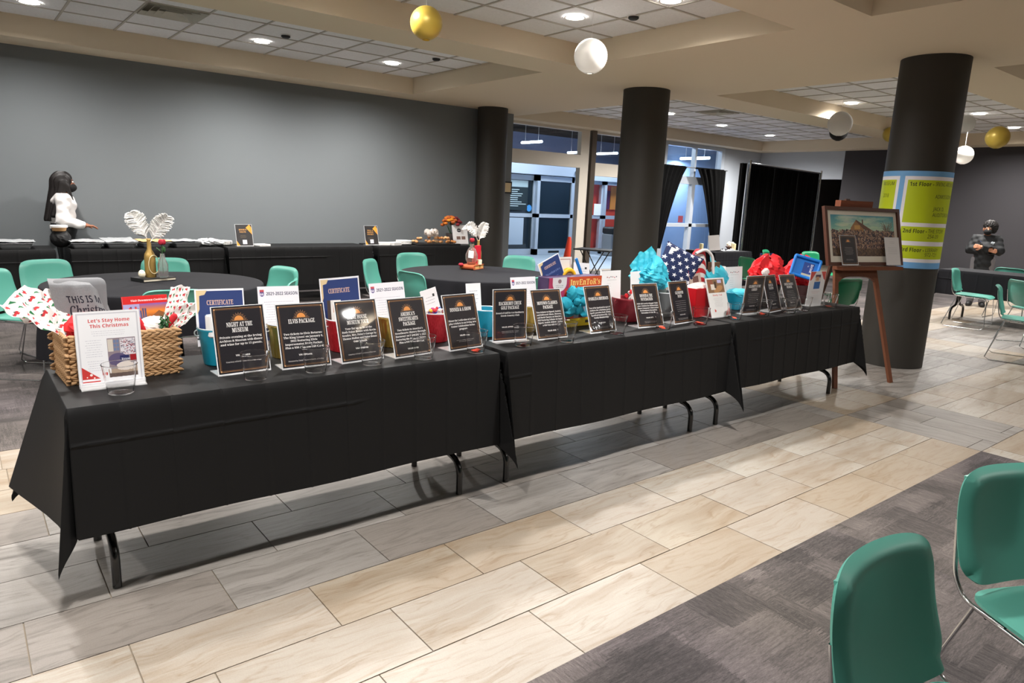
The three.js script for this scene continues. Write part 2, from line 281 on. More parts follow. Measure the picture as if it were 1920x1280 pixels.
const goldPaper = mat(0xcdb04a, 0.4, 0.25, { transmission: 0.25, thickness: 0, side: THREE.DoubleSide }), whitePaper = mat(0xe4e2de, 0.8, 0, { transmission: 0.25, thickness: 0, side: THREE.DoubleSide }), darkPaper = mat(0x0d0d0d, 0.9, 0, { side: THREE.DoubleSide });
lantern(3.04, 2.81, -5.02, 0.25, goldPaper, 'gold paper lantern nearest the camera'); lantern(4.67, 2.79, -4.85, 0.3, whitePaper, 'large white paper lantern below the bright downlight');
lantern(8.82, 2.59, -4.61, 0.29, whitePaper, 'white paper lantern left of the directory column with a dark base'); lantern(10.02, 2.63, -5.24, 0.25, darkPaper, 'small black paper lantern peeking out below a white one');
lantern(13.2, 2.9, -5.95, 0.26, goldPaper, 'gold paper lantern half hidden left of the directory column'); lantern(12.6, 2.95, -4.55, 0.26, whitePaper, 'ribbed pale lantern half hidden right of the directory column');
lantern(11.62, 2.63, -3.77, 0.3, goldPaper, 'gold paper lantern at the right above the end wall'); lantern(13.6, 2.55, -4.87, 0.3, whitePaper, 'small white lantern just right of the directory column', CY);

// ---------------------------------------------------------------- entrance: storefront frame, sliding doors, hall beyond
const F = (x0, x1, y0, y1, z0 = -11.06, z1 = -10.94) => span(x0, x1, y0, y1, z0, z1);
const win1 = sgroup('window_1', 'cream storefront frame with transom above the left entrance bay', 'window');
mesh('frame', merge([F(8, 10.66, 2.92, 2.97), F(8, 8.06, 2.45, 2.92), F(10.42, 10.66, 0, 2.92)]), M.frameCream, win1); mesh('bulkhead', F(8, 10.42, 2.19, 2.45), M.frameCream, win1);
mesh('pane', F(8.06, 10.42, 2.45, 2.92, -11.004, -10.996), M.glass, win1); mesh('post', F(10.7, 10.83, 0, 2.97, -11.1, -10.9), M.brownMetal, win1);
const win2 = sgroup('window_2', 'storefront frame with transom above the middle entrance bay', 'window');
mesh('frame', merge([F(10.83, 13.1, 2.92, 2.97), F(12.95, 13.12, 0, 2.92)]), M.frameCream, win2); mesh('bulkhead', F(10.83, 12.95, 2.05, 2.32), M.frameCream, win2);
mesh('pane', F(10.83, 12.95, 2.32, 2.92, -11.004, -10.996), M.glass, win2);
const win3 = sgroup('window_3', 'glazed entrance bay behind the two black curtains', 'window');
mesh('frame', merge([F(13.12, 15.42, 2.88, 2.97), F(13.12, 13.2, 0, 2.88), F(15.3, 15.42, 0, 2.88), F(14.24, 14.3, 2.2, 2.88), F(13.2, 15.3, 2.02, 2.2)]), M.frameSilver, win3);
for (const x of [13.72, 14.77]) mesh('pane', F(x - 0.5, x + 0.5, 2.2, 2.88, -11.004, -10.996), M.glass, win3);
const door3 = sgroup('door_3', 'glazed silver door with a small red notice behind the curtains', 'door');
mesh('frame', merge([F(13.2, 13.26, 0, 2.02), F(14.22, 14.34, 0, 2.02), F(15.24, 15.3, 0, 2.02), F(13.26, 15.24, 1.0, 1.08), F(13.26, 15.24, 0, 0.12)]), M.frameSilver, door3);
for (const [a, b] of [[13.26, 14.22], [14.34, 15.24]]) for (const [c, d] of [[0.12, 1.0], [1.08, 2.02]]) mesh('pane', F(a, b, c, d, -11.004, -10.996), M.glass, door3);
mesh('notice', F(13.86, 14.04, 1.1, 1.26, -10.994, -10.99), mat(0x6e2433, 0.7), door3);
// hall beyond the storefront
const hall = sgroup('entrance_hall', 'cool lit entrance hall beyond the storefront', 'hall');
const hallBlue = mat(0x6a80a0, 0.8), hallDark = mat(0x161d22, 0.9), hallGrey = mat(0x8c97a2, 0.8);
mesh('hall_floor', span(7.8, 24, -0.2, -0.004, -20, -11.3), hallGrey, hall); mesh('pale_partition', span(14.2, 20, 0, 3.1, -12.75, -12.6), hallBlue, hall);
mesh('upper_wall', span(7, 26, 2.6, 3.7, -19.2, -19), hallBlue, hall); mesh('side_wall', span(7.6, 7.8, 0, 4.6, -20, -11.3), hallGrey, hall); mesh('dark_ceiling', span(7, 26, 4.6, 4.7, -21, -11.3), hallDark, hall);
for (let k = 0; k < 6; k++) mesh('roof_beam', at(box(0.35, 0.3, 9), 10.5 + k * 2.4, 4.4, -16, 0, 0.7, 0), hallGrey, hall);
const doorL = sgroup('door_1', 'silver automatic sliding doors with dark glass', 'door');
const D = (x0, x1, y0, y1, z = -14.8, t = 0.05) => span(x0, x1, y0, y1, z - t, z + t);
mesh('header', D(11.2, 13.96, 2.16, 2.44, -14.75, 0.12), M.frameSilver, doorL); mesh('jamb', D(13.86, 13.96, 0, 2.16), M.frameSilver, doorL);
mesh('sensor', D(13.78, 13.88, 2.22, 2.32, -14.61, 0.02), M.black, doorL);
const nightGlass = mat(0x0c1a20, 0.08, 0, { clearcoat: 0.5 });
function leaf(x0, x1, z, parent, glassMat, label) {
  const l = mesh('door_leaf', merge([D(x0, x0 + 0.1, 0, 2.14, z), D(x1 - 0.1, x1, 0, 2.14, z), D(x0, x1, 2.0, 2.14, z), D(x0, x1, 1.02, 1.12, z), D(x0, x1, 0, 0.16, z)]), M.frameSilver, parent);
  mesh('pane', D(x0 + 0.1, x1 - 0.1, 0.16, 1.02, z, 0.01), glassMat, l); mesh('pane', D(x0 + 0.1, x1 - 0.1, 1.12, 2.0, z, 0.01), glassMat, l); return l;
}
const leafA = leaf(11.3, 12.56, -14.9, doorL, nightGlass), leafB = leaf(12.5, 13.86, -14.78, doorL, nightGlass);
mesh('kick_sign', span(13.0, 13.4, 0.05, 0.11, -14.73, -14.725), M.black, leafB);
const decalTex = canvasTex(256, 320, (c, w, h) => { c.fillStyle = '#12242a'; c.fillRect(0, 0, w, h); c.fillStyle = '#9fb0b4'; c.fillRect(0, 0, w, 70); c.fillStyle = '#b9c8ca'; for (let i = 0; i < 9; i++) c.fillRect(10, 95 + i * 22, 120 + NT[i * 7] * 110, 8); });
mesh('notice', D(11.5, 12.25, 1.2, 1.98, -14.84, 0.004), mat(0xffffff, 0.6, 0, { map: decalTex }), leafA); mesh('poster', D(11.5, 12.15, 0.28, 1.0, -14.84, 0.004), mat(0xaab6c4, 0.7), leafA);
mesh('access_sticker', new THREE.CircleGeometry(0.09, 20).translate(12.36, 1.26, -14.885), mat(0x4a9be0, 0.6), leafA);
const doorR = sgroup('door_2', 'silver sliding doors in front of a red panel', 'door');
mesh('header', D(14.4, 17.6, 2.1, 2.4, -14.75, 0.12), M.frameSilver, doorR); mesh('red_panel', D(14.3, 17.8, 0, 2.12, -15.0, 0.04), mat(0xd8452c, 0.7), doorR);
leaf(14.55, 15.1, -14.82, doorR, M.glass); const leafD = leaf(15.05, 16.4, -14.74, doorR, M.glass);
mesh('picture_panel', D(15.55, 16.3, 1.3, 1.98, -14.93, 0.008), mat(0xd98a3a, 0.7), doorR); mesh('picture_stripe', D(15.4, 15.52, 1.3, 1.85, -14.93, 0.008), mat(0x5c2350, 0.7), doorR);
mesh('paper_notice', D(14.72, 15.0, 1.12, 1.45, -14.76, 0.004), M.white, leafD); mesh('paper_notice', D(15.95, 16.2, 1.14, 1.5, -14.68, 0.004), M.white, leafD);
const bin = thing('litter_bin', 'grey litter bin standing in the entrance hall', 'bin', [14.9, 0, -14.1]); mesh('bin_body', rbox(0.5, 0.62, 0.4, 0.03, 0, 0.31, 0), mat(0x77797c, 0.6), bin); mesh('bin_lid', rbox(0.52, 0.2, 0.42, 0.06, 0, 0.72, 0), M.black, bin);
const tubeMat = mat(0xffffff, 0.5, 0, { emissive: HALL_COLOR, emissiveIntensity: 9 });
for (const [x, z, y, l] of [[13.6, -16.4, 3.15, 'tube light seen through the left transom, left'], [16.6, -17.6, 3.1, 'tube light seen through the left transom, right'], [17.3, -16.9, 3.1, 'tube light seen through the middle transom'], [15.6, -12.0, 2.75, 'tube light seen through the window above the curtains'], [11.5, -13.2, 3.6, 'tube light over the left entrance doors'], [15.0, -13.7, 3.7, 'tube light over the middle entrance doors']]) {
  const t = thing('tube_light', l, 'light', [x, y, z], 0, 'cool tube lights in the entrance hall'); mesh('tube', new THREE.CapsuleGeometry(0.035, 0.9, 4, 10).rotateX(Math.PI / 2), tubeMat, t);
  for (const d of [-0.3, 0.3]) mesh('hanger', cyl(0.006, 0.006, 4.6 - y, 0, (4.6 - y) / 2, d, 6), M.alu, t);
  const a = new THREE.RectAreaLight(HALL_COLOR, HALL, 0.12, 0.9); a.position.set(0, -0.05, 0); a.rotation.x = -Math.PI / 2; t.add(a);
}
// curtains on a pipe, notice on wall
const rail = thing('curtain_rail', 'thin metal pipe carrying the two curtains at the window', 'curtain rail'); mesh('pipe', merge([cyl(0.014, 0.014, 2.6, 0, 0, 0, 10).rotateZ(Math.PI / 2).translate(14.05, 2.4, -10.78), cyl(0.016, 0.016, 2.4, 15.28, 1.2, -10.78, 10), cyl(0.016, 0.016, 2.4, 12.78, 1.2, -10.78, 10)]), M.chrome, rail);
function curtain(top0, top1, bot0, bot1, y1, y0, z, label) {
  const t = thing('curtain', label, 'curtain', [0, 0, 0], 0, 'black curtains tied at the entrance window');
  mesh('cloth', slab((u, v) => { const k = Math.pow(1 - v, 0.75), a = top0 + (bot0 - top0) * k, b = top1 + (bot1 - top1) * k; return [a + (b - a) * u, y0 + (y1 - y0) * v, z + 0.03 * Math.sin(u * 34) + 0.01 * Math.sin(u * 61 + v * 3)]; }, 70, 10, 0.004), M.drape, t);
  mesh('top_pocket', new THREE.CapsuleGeometry(0.024, Math.abs(top1 - top0), 4, 10).rotateZ(Math.PI / 2).translate((top0 + top1) / 2, y1, -10.78), M.drape, t);
}
curtain(12.85, 13.68, 12.7, 12.95, 2.4, 0.5, -10.74, 'black curtain left of the pair, half behind the column'); curtain(14.1, 15.2, 14.95, 15.2, 2.4, 0.4, -10.74, 'black curtain right of the pair, narrowing downwards');
const plaque = thing('framed_notice', 'small framed notice on the wall beside the end column', 'notice', [7.89, 1.69, -10.17]); mesh('frame', box(0.24, 0.21, 0.02, 0, 0, 0), M.black, plaque); mesh('notice_sheet', box(0.19, 0.16, 0.004, 0, 0, 0.012), mat(0xd9c39a, 0.7), plaque);
// black drape booth on pipes
const booth = thing('drape_booth', 'black pipe and drape screen behind the prize tables', 'screen');
for (const [x, z] of [[12.17, -8.04], [15.7, -8.5]]) mesh('pole', merge([cyl(0.025, 0.025, 2.42, x, 1.21, z, 14), rbox(0.4, 0.012, 0.4, 0.004, x, 0.008, z)]), M.chrome, booth);
mesh('crossbar', rod([[12.17, 2.36, -8.04], [15.7, 2.36, -8.5]], 0.018), M.chrome, booth);
const drapeBack = (x0, z0, x1, z1, n, y0 = 0.02) => slab((u, v) => { const w = 0.03 * Math.sin(u * n) + 0.012 * Math.sin(u * n * 2.3 + 1), L = Math.hypot(x1 - x0, z1 - z0); return [x0 + (x1 - x0) * u - w * (z1 - z0) / L, y0 + (2.36 - y0) * v, z0 + (z1 - z0) * u + w * (x1 - x0) / L]; }, 150, 2, 0.004);
for (let k = 0; k < 3; k++) { const a = k / 3 + 0.004, b = (k + 1) / 3 - 0.004; mesh('drape_panel', drapeBack(12.17 + 3.53 * a, -8.09 - 0.46 * a, 12.17 + 3.53 * b, -8.09 - 0.46 * b, 60), M.drape, booth); }
mesh('side_drape', drapeBack(12.13, -8.08, 12.07, -8.2, 8), M.drape, booth);

// ---------------------------------------------------------------- folding tables and cloths
function foldingTable(cx, cz, L, W, H, label, legX, group, turn = 0, footZ = W * 0.36) {
  const t = thing('folding_table', label, 'table', [cx, 0, cz], turn, group);
  mesh('tabletop', rbox(L - 0.02, 0.035, W - 0.02, 0.012, 0, H - 0.022, 0), mat(0xb9b5ae, 0.6), t);
  for (const x of legX) {
    for (const s of [-1, 1]) mesh('leg', rod([[x, H - 0.04, s * 0.05], [x, 0.2, s * 0.05], [x, 0.175, s * footZ], [x, 0.001, s * footZ]], 0.0165, 0.09, 10, 6), M.blackSteel, t);
    const d = x > 0 ? -1 : 1; mesh('brace', rod([[x, 0.42, 0], [x + d * 0.3, H - 0.045, 0]], 0.009, 0.01, 8), M.blackSteel, t);
  }
  return t;
}
function clothGeo(L, W, o, H, exL, exR, sd, crease = true) {                    // ex: how far each end may flare
  const A = [], B = []; const add = (T, a, b, n) => { for (let i = 0; i <= n; i++) T.push(a + (b - a) * i / n); };
  add(A, -o, 0, 16); add(A, 0.005, L - 0.005, 40); add(A, L, L + o, 16); add(B, -o, 0, 16); add(B, 0.005, W - 0.005, 5); add(B, W, W + o, 16);
  const cr = []; if (crease) for (let x = 0.16; x < L - 0.05; x += (L - 0.3) / 9) { cr.push(x); A.push(x - 0.006, x, x + 0.006); }
  for (const d of [0.126, 0.132, 0.138]) { B.push(W + d, -d); }
  const uniq = (T) => [...T].sort((a, b) => a - b).filter((v, i, s) => !i || v - s[i - 1] > 1e-4), a = uniq(A), b = uniq(B);
  const pos = [], ix = [], na = a.length, nb = b.length;
  for (let j = 0; j < nb; j++) for (let i = 0; i < na; i++) {
    const ax = Math.min(L, Math.max(0, a[i])), bz = Math.min(W, Math.max(0, b[j])), da = a[i] - ax, db = b[j] - bz, ex = da < 0 ? exL : exR; let x = ax, y = H, z = bz;
    const ridge = (p) => cr.reduce((s, c) => Math.max(s, 1 - Math.abs(p - c) / 0.006), 0);
    if (da && db) {
      const r = Math.hypot(da, db), th = Math.atan2(Math.abs(db), Math.abs(da)), s2 = Math.sin(2 * th);
      const f = (ex < 1 ? 0.045 + 0.2 * s2 ** 4 : db > 0 ? 0.06 + 0.07 * s2 ** 4 : 0.32 - 0.27 * th / 1.5708 + 0.12 * s2 ** 4) - 0.07 * Math.sin(4 * th) ** 2 + 0.02 * Math.sin(sd + th * 9), out = r * f;
      x += Math.sign(da) * out * Math.cos(th * 0.9 + 0.06) * ex + (ex < 0.6 ? Math.sign(da) * -0.02 * Math.sin(th * 6) * r : 0); z += Math.sign(db) * out * (ex < 0.6 ? 1.15 : Math.sin(th)) * (0.5 + 0.5 * Math.sin(th)); y -= r * (0.985 - 0.1 * s2 * s2);
    } else if (da || db) {
      const d = Math.abs(da) + Math.abs(db), p = da ? bz : ax, k = da ? ex : 1;
      const out = 0.006 + (da && ex === 1 ? 0.06 + 0.26 * (1 - bz / W) ** 1.2 : 0.05 * k) * d + 0.008 * Math.sin(p * 7 + sd) * d / o + (db ? ridge(ax) * 0.0035 : 0) + (crease && Math.abs(d - 0.132) < 0.002 && Math.sin(p * 2.2 + sd) > -0.5 ? 0.005 : 0);
      x += Math.sign(da) * out; z += Math.sign(db) * out; y -= d;
    } else y += ridge(ax) * 0.0015;
    pos.push(x - L / 2, Math.max(0.012, y), z - W / 2);
  }
  for (let j = 0; j < nb - 1; j++) for (let i = 0; i < na - 1; i++) { const k = j * na + i; ix.push(k, k + na, k + 1, k + 1, k + na, k + na + 1); }
  const g = new THREE.BufferGeometry(); g.setAttribute('position', new THREE.Float32BufferAttribute(pos, 3)); g.setIndex(ix); g.computeVertexNormals(); return g;
}
function tablecloth(cx, cz, L, W, o, H, exL, exR, sd, label, group, turn = 0, m = CLOTH) { const c = mesh('tablecloth', clothGeo(L, W, o, H, exL, exR, sd), m); c.position.set(cx, 0, cz); c.rotation.y = turn; return tag(c, label, 'tablecloth', group); }
const TZ = -2.985, TH = 0.742;
const front = [[0.24, 2.075, 1, 0.08, 'under the woven basket, nearest the camera', [0.36, 1.913]], [2.125, 4.03, 0.08, 0.1, 'in the middle of the prize row', [2.216, 3.803]], [4.075, 5.84, 0.1, 0.8, 'by the easel, last of the row', [4.09, 5.67]]];
front.forEach(([x0, x1, eL, eR, l, legs], i) => {
  const c = (x0 + x1) / 2; foldingTable(c, TZ, x1 - x0, 0.61, TH - 0.004, 'black legged folding table ' + l, legs.map((x) => x - c), 'folding tables in the prize row', 0, 0.225);
  tablecloth(c, TZ, x1 - x0, 0.615, 0.465, TH, eL, eR, 1.3 + i * 2, 'black plastic cloth on the table ' + l, 'black cloths of the prize row');
});
// buffet tables along the long wall
const buffet = [[-1.2, 0.84, 'at the far left edge'], [0.98, 2.6, 'in front of the person with long hair'], [2.68, 4.68, 'below the left buffet sign'], [4.78, 6.5, 'below the right buffet sign and flowers']];
buffet.forEach(([x0, x1, l], i) => {
  const c = (x0 + x1) / 2; const bz = i < 2 ? -9.32 : -9.42; foldingTable(c, bz, x1 - x0, 0.6, TH - 0.004, 'folding buffet table ' + l, [-(x1 - x0) / 2 + 0.2, (x1 - x0) / 2 - 0.2], 'buffet tables along the wall');
  tablecloth(c, bz, x1 - x0, 0.62, 0.5, TH, 0.08, 0.08, 5 + i, 'black cloth on the buffet table ' + l, 'black cloths of the buffet');
});
// table at the right by the person, booth table
foldingTable(11.9, -3.2, 2.0, 0.7, TH - 0.004, 'black covered folding table at the right edge', [-0.8, 0.8], undefined, Math.PI / 2, 0.25);
tablecloth(11.9, -3.2, 2.0, 0.72, 0.36, TH, 0.5, 0.5, 2, 'black cloth on the folding table at the right edge', undefined, Math.PI / 2, CLOTH_ROUND);
foldingTable(10.75, -7.55, 1.1, 0.6, TH - 0.004, 'small folding table in front of the drape booth', [-0.4, 0.4]);
tablecloth(10.75, -7.55, 1.1, 0.62, 0.6, TH, 0.4, 0.4, 8, 'black cloth on the small table before the drape booth', undefined, 0, CLOTH_ROUND);
// round tables
function roundTable(cx, cz, label, clothLabel, ph, tucked) {                // tucked: angles of chairs pushed in under the cloth
  const t = thing('round_table', label, 'table', [cx, 0, cz], 0, 'round tables'); mesh('tabletop', cyl(0.75, 0.75, 0.03, 0, 0.728, 0, 48), mat(0xb9b5ae, 0.6), t);
  for (let k = 0; k < 4; k++) { const a = 0.6 + k * Math.PI / 2; mesh('leg', rod([[Math.cos(a) * 0.3, 0.71, Math.sin(a) * 0.3], [Math.cos(a) * 0.42, 0.001, Math.sin(a) * 0.42]], 0.014, 0.02, 8), M.blackSteel, t); }
  const N = 160, rings = [[0, 0.746], [0.4, 0.746], [0.74, 0.746], [0.765, 0.744], [0.772, 0.735], [0.776, 0.7], [0.78, 0.62], [0.785, 0.5], [0.79, 0.36], [0.795, 0.24]], pos = [], ix = [];
  rings.forEach(([r, y], j) => { for (let i = 0; i < N; i++) { const a = i / N * Math.PI * 2, w = j > 4 ? Math.min(1, (0.72 - y) / 0.4) : 0, f = 0.026 * w * (Math.sin(a * 17 + ph) + 0.5 * Math.sin(a * 29 + ph * 2));
    const near = tucked.reduce((s, q) => Math.max(s, 1 - Math.min(1, Math.max(0, Math.abs(Math.atan2(Math.sin(a - q), Math.cos(a - q))) - 0.33) / 0.12)), 0), k = Math.max(0, 0.7 - y) / 0.46, yy = j > 4 ? y + near * k * 0.225 : y; pos.push(Math.cos(a) * (r + f * (1 - near)), yy, Math.sin(a) * (r + f * (1 - near))); } });
  for (let j = 0; j < rings.length - 1; j++) for (let i = 0; i < N; i++) { const a = j * N + i, b = j * N + (i + 1) % N; ix.push(a, b, a + N, b, b + N, a + N); }
  const g = new THREE.BufferGeometry(); g.setAttribute('position', new THREE.Float32BufferAttribute(pos, 3)); g.setIndex(ix); g.computeVertexNormals();
  const c = mesh('round_tablecloth', g, CLOTH_ROUND); c.position.set(cx, 0, cz); tag(c, clothLabel, 'tablecloth', 'black cloths on the round tables');
}
roundTable(1.2, -5.9, 'round table with the gold bottle, behind the woven basket', 'black cloth on the round table with the gold bottle', 0, [1.64, 0.53, -0.33, -2.52]); roundTable(4.12, -5.74, 'round table with the red book, in front of the columns', 'black cloth on the round table with the red book', 2, [1.38, 3.0, -2.14]);

// ---------------------------------------------------------------- stacking chairs
const chairGeo = (() => {
  const sq = (u, v, n) => { const a = u * 2 - 1, b = v * 2 - 1, k = Math.max(Math.abs(a), Math.abs(b)); if (k < 1e-6) return [0, 0]; const r = k / Math.pow(Math.abs(a / k) ** n + Math.abs(b / k) ** n, 1 / n) / k; return [a * r, b * r]; };
  const back = slab((u, v) => {
    const [s, q] = sq(u, v, 5), t = (q + 1) / 2, e = Math.max(0, Math.max(Math.abs(u * 2 - 1), v * 2 - 1) - 0.78) / 0.22;
    return [s * (0.222 - 0.014 * t), 0.485 + 0.315 * t, -0.2 - 0.075 * t + 0.045 * s * s - 0.03 * e * e - 0.02 * Math.sin(Math.PI * t)];
  }, 26, 26, 0.009);
  const seat = slab((u, v) => {
    const [s, q] = sq(u, v, 6), t = (q + 1) / 2, fr = Math.max(0, 0.16 - t) / 0.16;
    return [s * (0.225 - 0.02 * t), 0.452 - 0.014 * (1 - s * s) * Math.sin(Math.PI * t) - 0.025 * fr * fr + 0.012 * t, 0.23 - 0.43 * t];
  }, 20, 20, 0.009);
  const side = (s) => rod([[s * 0.2, 0.437, -0.16], [s * 0.262, 0.007, -0.29], [s * 0.262, 0.007, 0.23], [s * 0.21, 0.425, 0.2], [s * 0.2, 0.437, -0.15]], 0.0058, 0.03, 8, 4);
  const up = (s) => rod([[s * 0.2, 0.437, -0.06], [s * 0.205, 0.445, -0.19], [s * 0.212, 0.5, -0.225], [s * 0.207, 0.66, -0.252]], 0.0062, 0.03, 8, 4);
  const bar = merge([rod([[-0.2, 0.43, 0.12], [0.2, 0.43, 0.12]], 0.005, 0.01, 6), rod([[-0.2, 0.43, -0.12], [0.2, 0.43, -0.12]], 0.005, 0.01, 6)]);
  return { back, seat, sides: [side(-1), side(1)], ups: [up(-1), up(1)], bar };
})();
function makeChair(m, label, group, p, turn) {
  const t = thing('stacking_chair', label, 'chair', p, turn, group); mesh('backrest', chairGeo.back, m, t); mesh('seat', chairGeo.seat, m, t);
  for (const g of chairGeo.sides) mesh('sled_leg', g, M.chrome, t); for (const g of chairGeo.ups) mesh('back_upright', g, M.chrome, t); mesh('seat_crossbar', chairGeo.bar, M.chrome, t); return t;
}
// each entry: backrest centre x, z, direction the sitter faces (dx, dz), label
const mintGroup = 'mint stacking chairs';
const chairAt = (bx, bz, dx, dz) => { const l = Math.hypot(dx, dz), turn = Math.atan2(dx, dz); return [[bx + dx / l * 0.26, 0, bz + dz / l * 0.26], turn]; };
const mintList = [[1.5, -0.55, -0.05, 1, 'mint chair nearest the camera, its back filling the lower right'], [2.36, -0.55, -0.5, 1, 'mint chair cut by the lower right corner, its seat showing'],
  [0.2, -6.62, 1, 0.75, 'mint chair cut by the left edge beside the round table'], [0.6, -7.33, 0.35, 1, 'mint chair behind the grey towel, at the gold bottle table'], [1.56, -7.3, -0.2, 1, 'mint chair behind the gold bottle, seen across the round table'], [1.14, -5.11, 0.08, -1, 'mint chair with its back to the woven basket'],
  [2.33, -6.28, -1, 0.3, 'mint chair at the right of the gold bottle table, further one'], [2.06, -5.4, -0.8, -0.45, 'mint chair at the right of the gold bottle table, nearer one'],
  [3.46, -6.78, 0.75, 0.8, 'mint chair seen edge on left of the red book table'], [4.35, -7.43, -0.05, 1, 'mint chair behind the red book table, near the buffet'], [3.29, -5.62, 1, -0.12, 'mint chair at the left end of the red book table'], [5.53, -6.8, -0.9, 0.6, 'mint chair behind the red book table, near the doors'], [4.28, -4.91, -0.1, -1, 'mint chair hidden behind the season card and toy box'],
  [11.1, -3.82, 0.12, 1, 'mint chair right of the directory column, whole frame visible'], [8.95, -2.62, 0.25, 1, 'mint chair at the right edge, seen from the side'], [10.05, -2.76, 0.75, 0.7, 'mint chair cut by the right edge behind another'], [12.42, -3.55, 1, 0, 'mint chair on the far side of the right hand table']];
let chair0;
mintList.forEach(([bx, bz, dx, dz, l]) => { const [p, t] = chairAt(bx, bz, dx, dz); if (!chair0) chair0 = makeChair(M.mint, l, mintGroup, p, t); else copy(chair0, p, t, l); });
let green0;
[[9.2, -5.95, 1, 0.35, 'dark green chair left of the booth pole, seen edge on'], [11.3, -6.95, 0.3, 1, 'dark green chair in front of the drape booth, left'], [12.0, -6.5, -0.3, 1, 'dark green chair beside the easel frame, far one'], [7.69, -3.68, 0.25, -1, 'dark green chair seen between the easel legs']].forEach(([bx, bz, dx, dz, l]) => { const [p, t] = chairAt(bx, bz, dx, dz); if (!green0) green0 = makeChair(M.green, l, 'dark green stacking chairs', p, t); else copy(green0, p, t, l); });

// ---------------------------------------------------------------- printed signs in clear holders, and cups
const SW = 0.2159, SH = 0.2794;
function fit(c, s, x, y, maxW, size, style, stretch = 1) { c.save(); c.font = `${style.replace('$', size)}`; const w = c.measureText(s).width * stretch, k = Math.min(1, maxW / w); c.translate(x, y); c.scale(stretch * k, 1); c.fillText(s, 0, 0); c.restore(); }
const dashes = (c, x, y, w, n, lh, col, sd) => { c.fillStyle = col; for (let i = 0; i < n; i++) { const L = w * (0.7 + 0.3 * NT[(sd * 37 + i * 11) & 65535]); let p = x - L / 2; while (p < x + L / 2) { const q = 5 + 16 * NT[(sd * 91 + i * 17 + Math.floor(p)) & 65535]; c.fillRect(p, y + i * lh, Math.min(q, x + L / 2 - p), 3.5); p += q + 5; } } };
function sunSign(title, body, value, foot, sd) {
  return canvasTex(544, 704, (c, w, h) => {
    c.fillStyle = '#1c1a20'; c.fillRect(0, 0, w, h); c.strokeStyle = '#a8794c'; c.lineWidth = 5; c.strokeRect(20, 20, w - 40, h - 40); c.lineWidth = 2; c.strokeRect(31, 31, w - 62, h - 62);
    c.fillStyle = '#c99a6a'; for (const [x, y] of [[26, 26], [w - 26, 26], [26, h - 26], [w - 26, h - 26]]) { c.beginPath(); c.arc(x, y, 9, 0, 7); c.fill(); }
    const cx = w / 2, cy = 150; c.fillStyle = '#d98f4b'; c.beginPath(); c.arc(cx, cy, 50, Math.PI, 0); c.fill(); c.strokeStyle = '#d9a06a'; c.lineWidth = 2.5;
    for (let i = 0; i <= 18; i++) { const a = Math.PI + Math.PI * i / 18, r = i % 2 ? 84 : 70; c.beginPath(); c.moveTo(cx + Math.cos(a) * 57, cy + Math.sin(a) * 57); c.lineTo(cx + Math.cos(a) * r, cy + Math.sin(a) * r); c.stroke(); }
    c.beginPath(); c.moveTo(cx - 95, cy + 4); c.lineTo(cx + 95, cy + 4); c.stroke();
    c.textAlign = 'center'; c.fillStyle = '#f4f1ee'; let y = 215; for (const t of title) { fit(c, t, cx, y, w - 110, 64, 'bold $px serif', 0.58); y += 60; }
    y += title.length > 1 ? 0 : 70; if (!body) { dashes(c, cx, y, 330, 6, 34, '#d8d4d0', sd); y += 200; } else for (const t of body) { fit(c, t, cx, y, w - 84, 31, 'bold $px serif'); y += 38; }
    y = Math.max(y + 44, 530); fit(c, value, cx, y, w - 140, 27, 'bold $px sans-serif'); if (foot) { c.fillStyle = '#cfcac6'; fit(c, foot, cx, y + 62, w - 130, 19, 'bold $px serif'); } else dashes(c, cx, y + 50, 300, 2, 18, '#cfcac6', sd);
  });
}
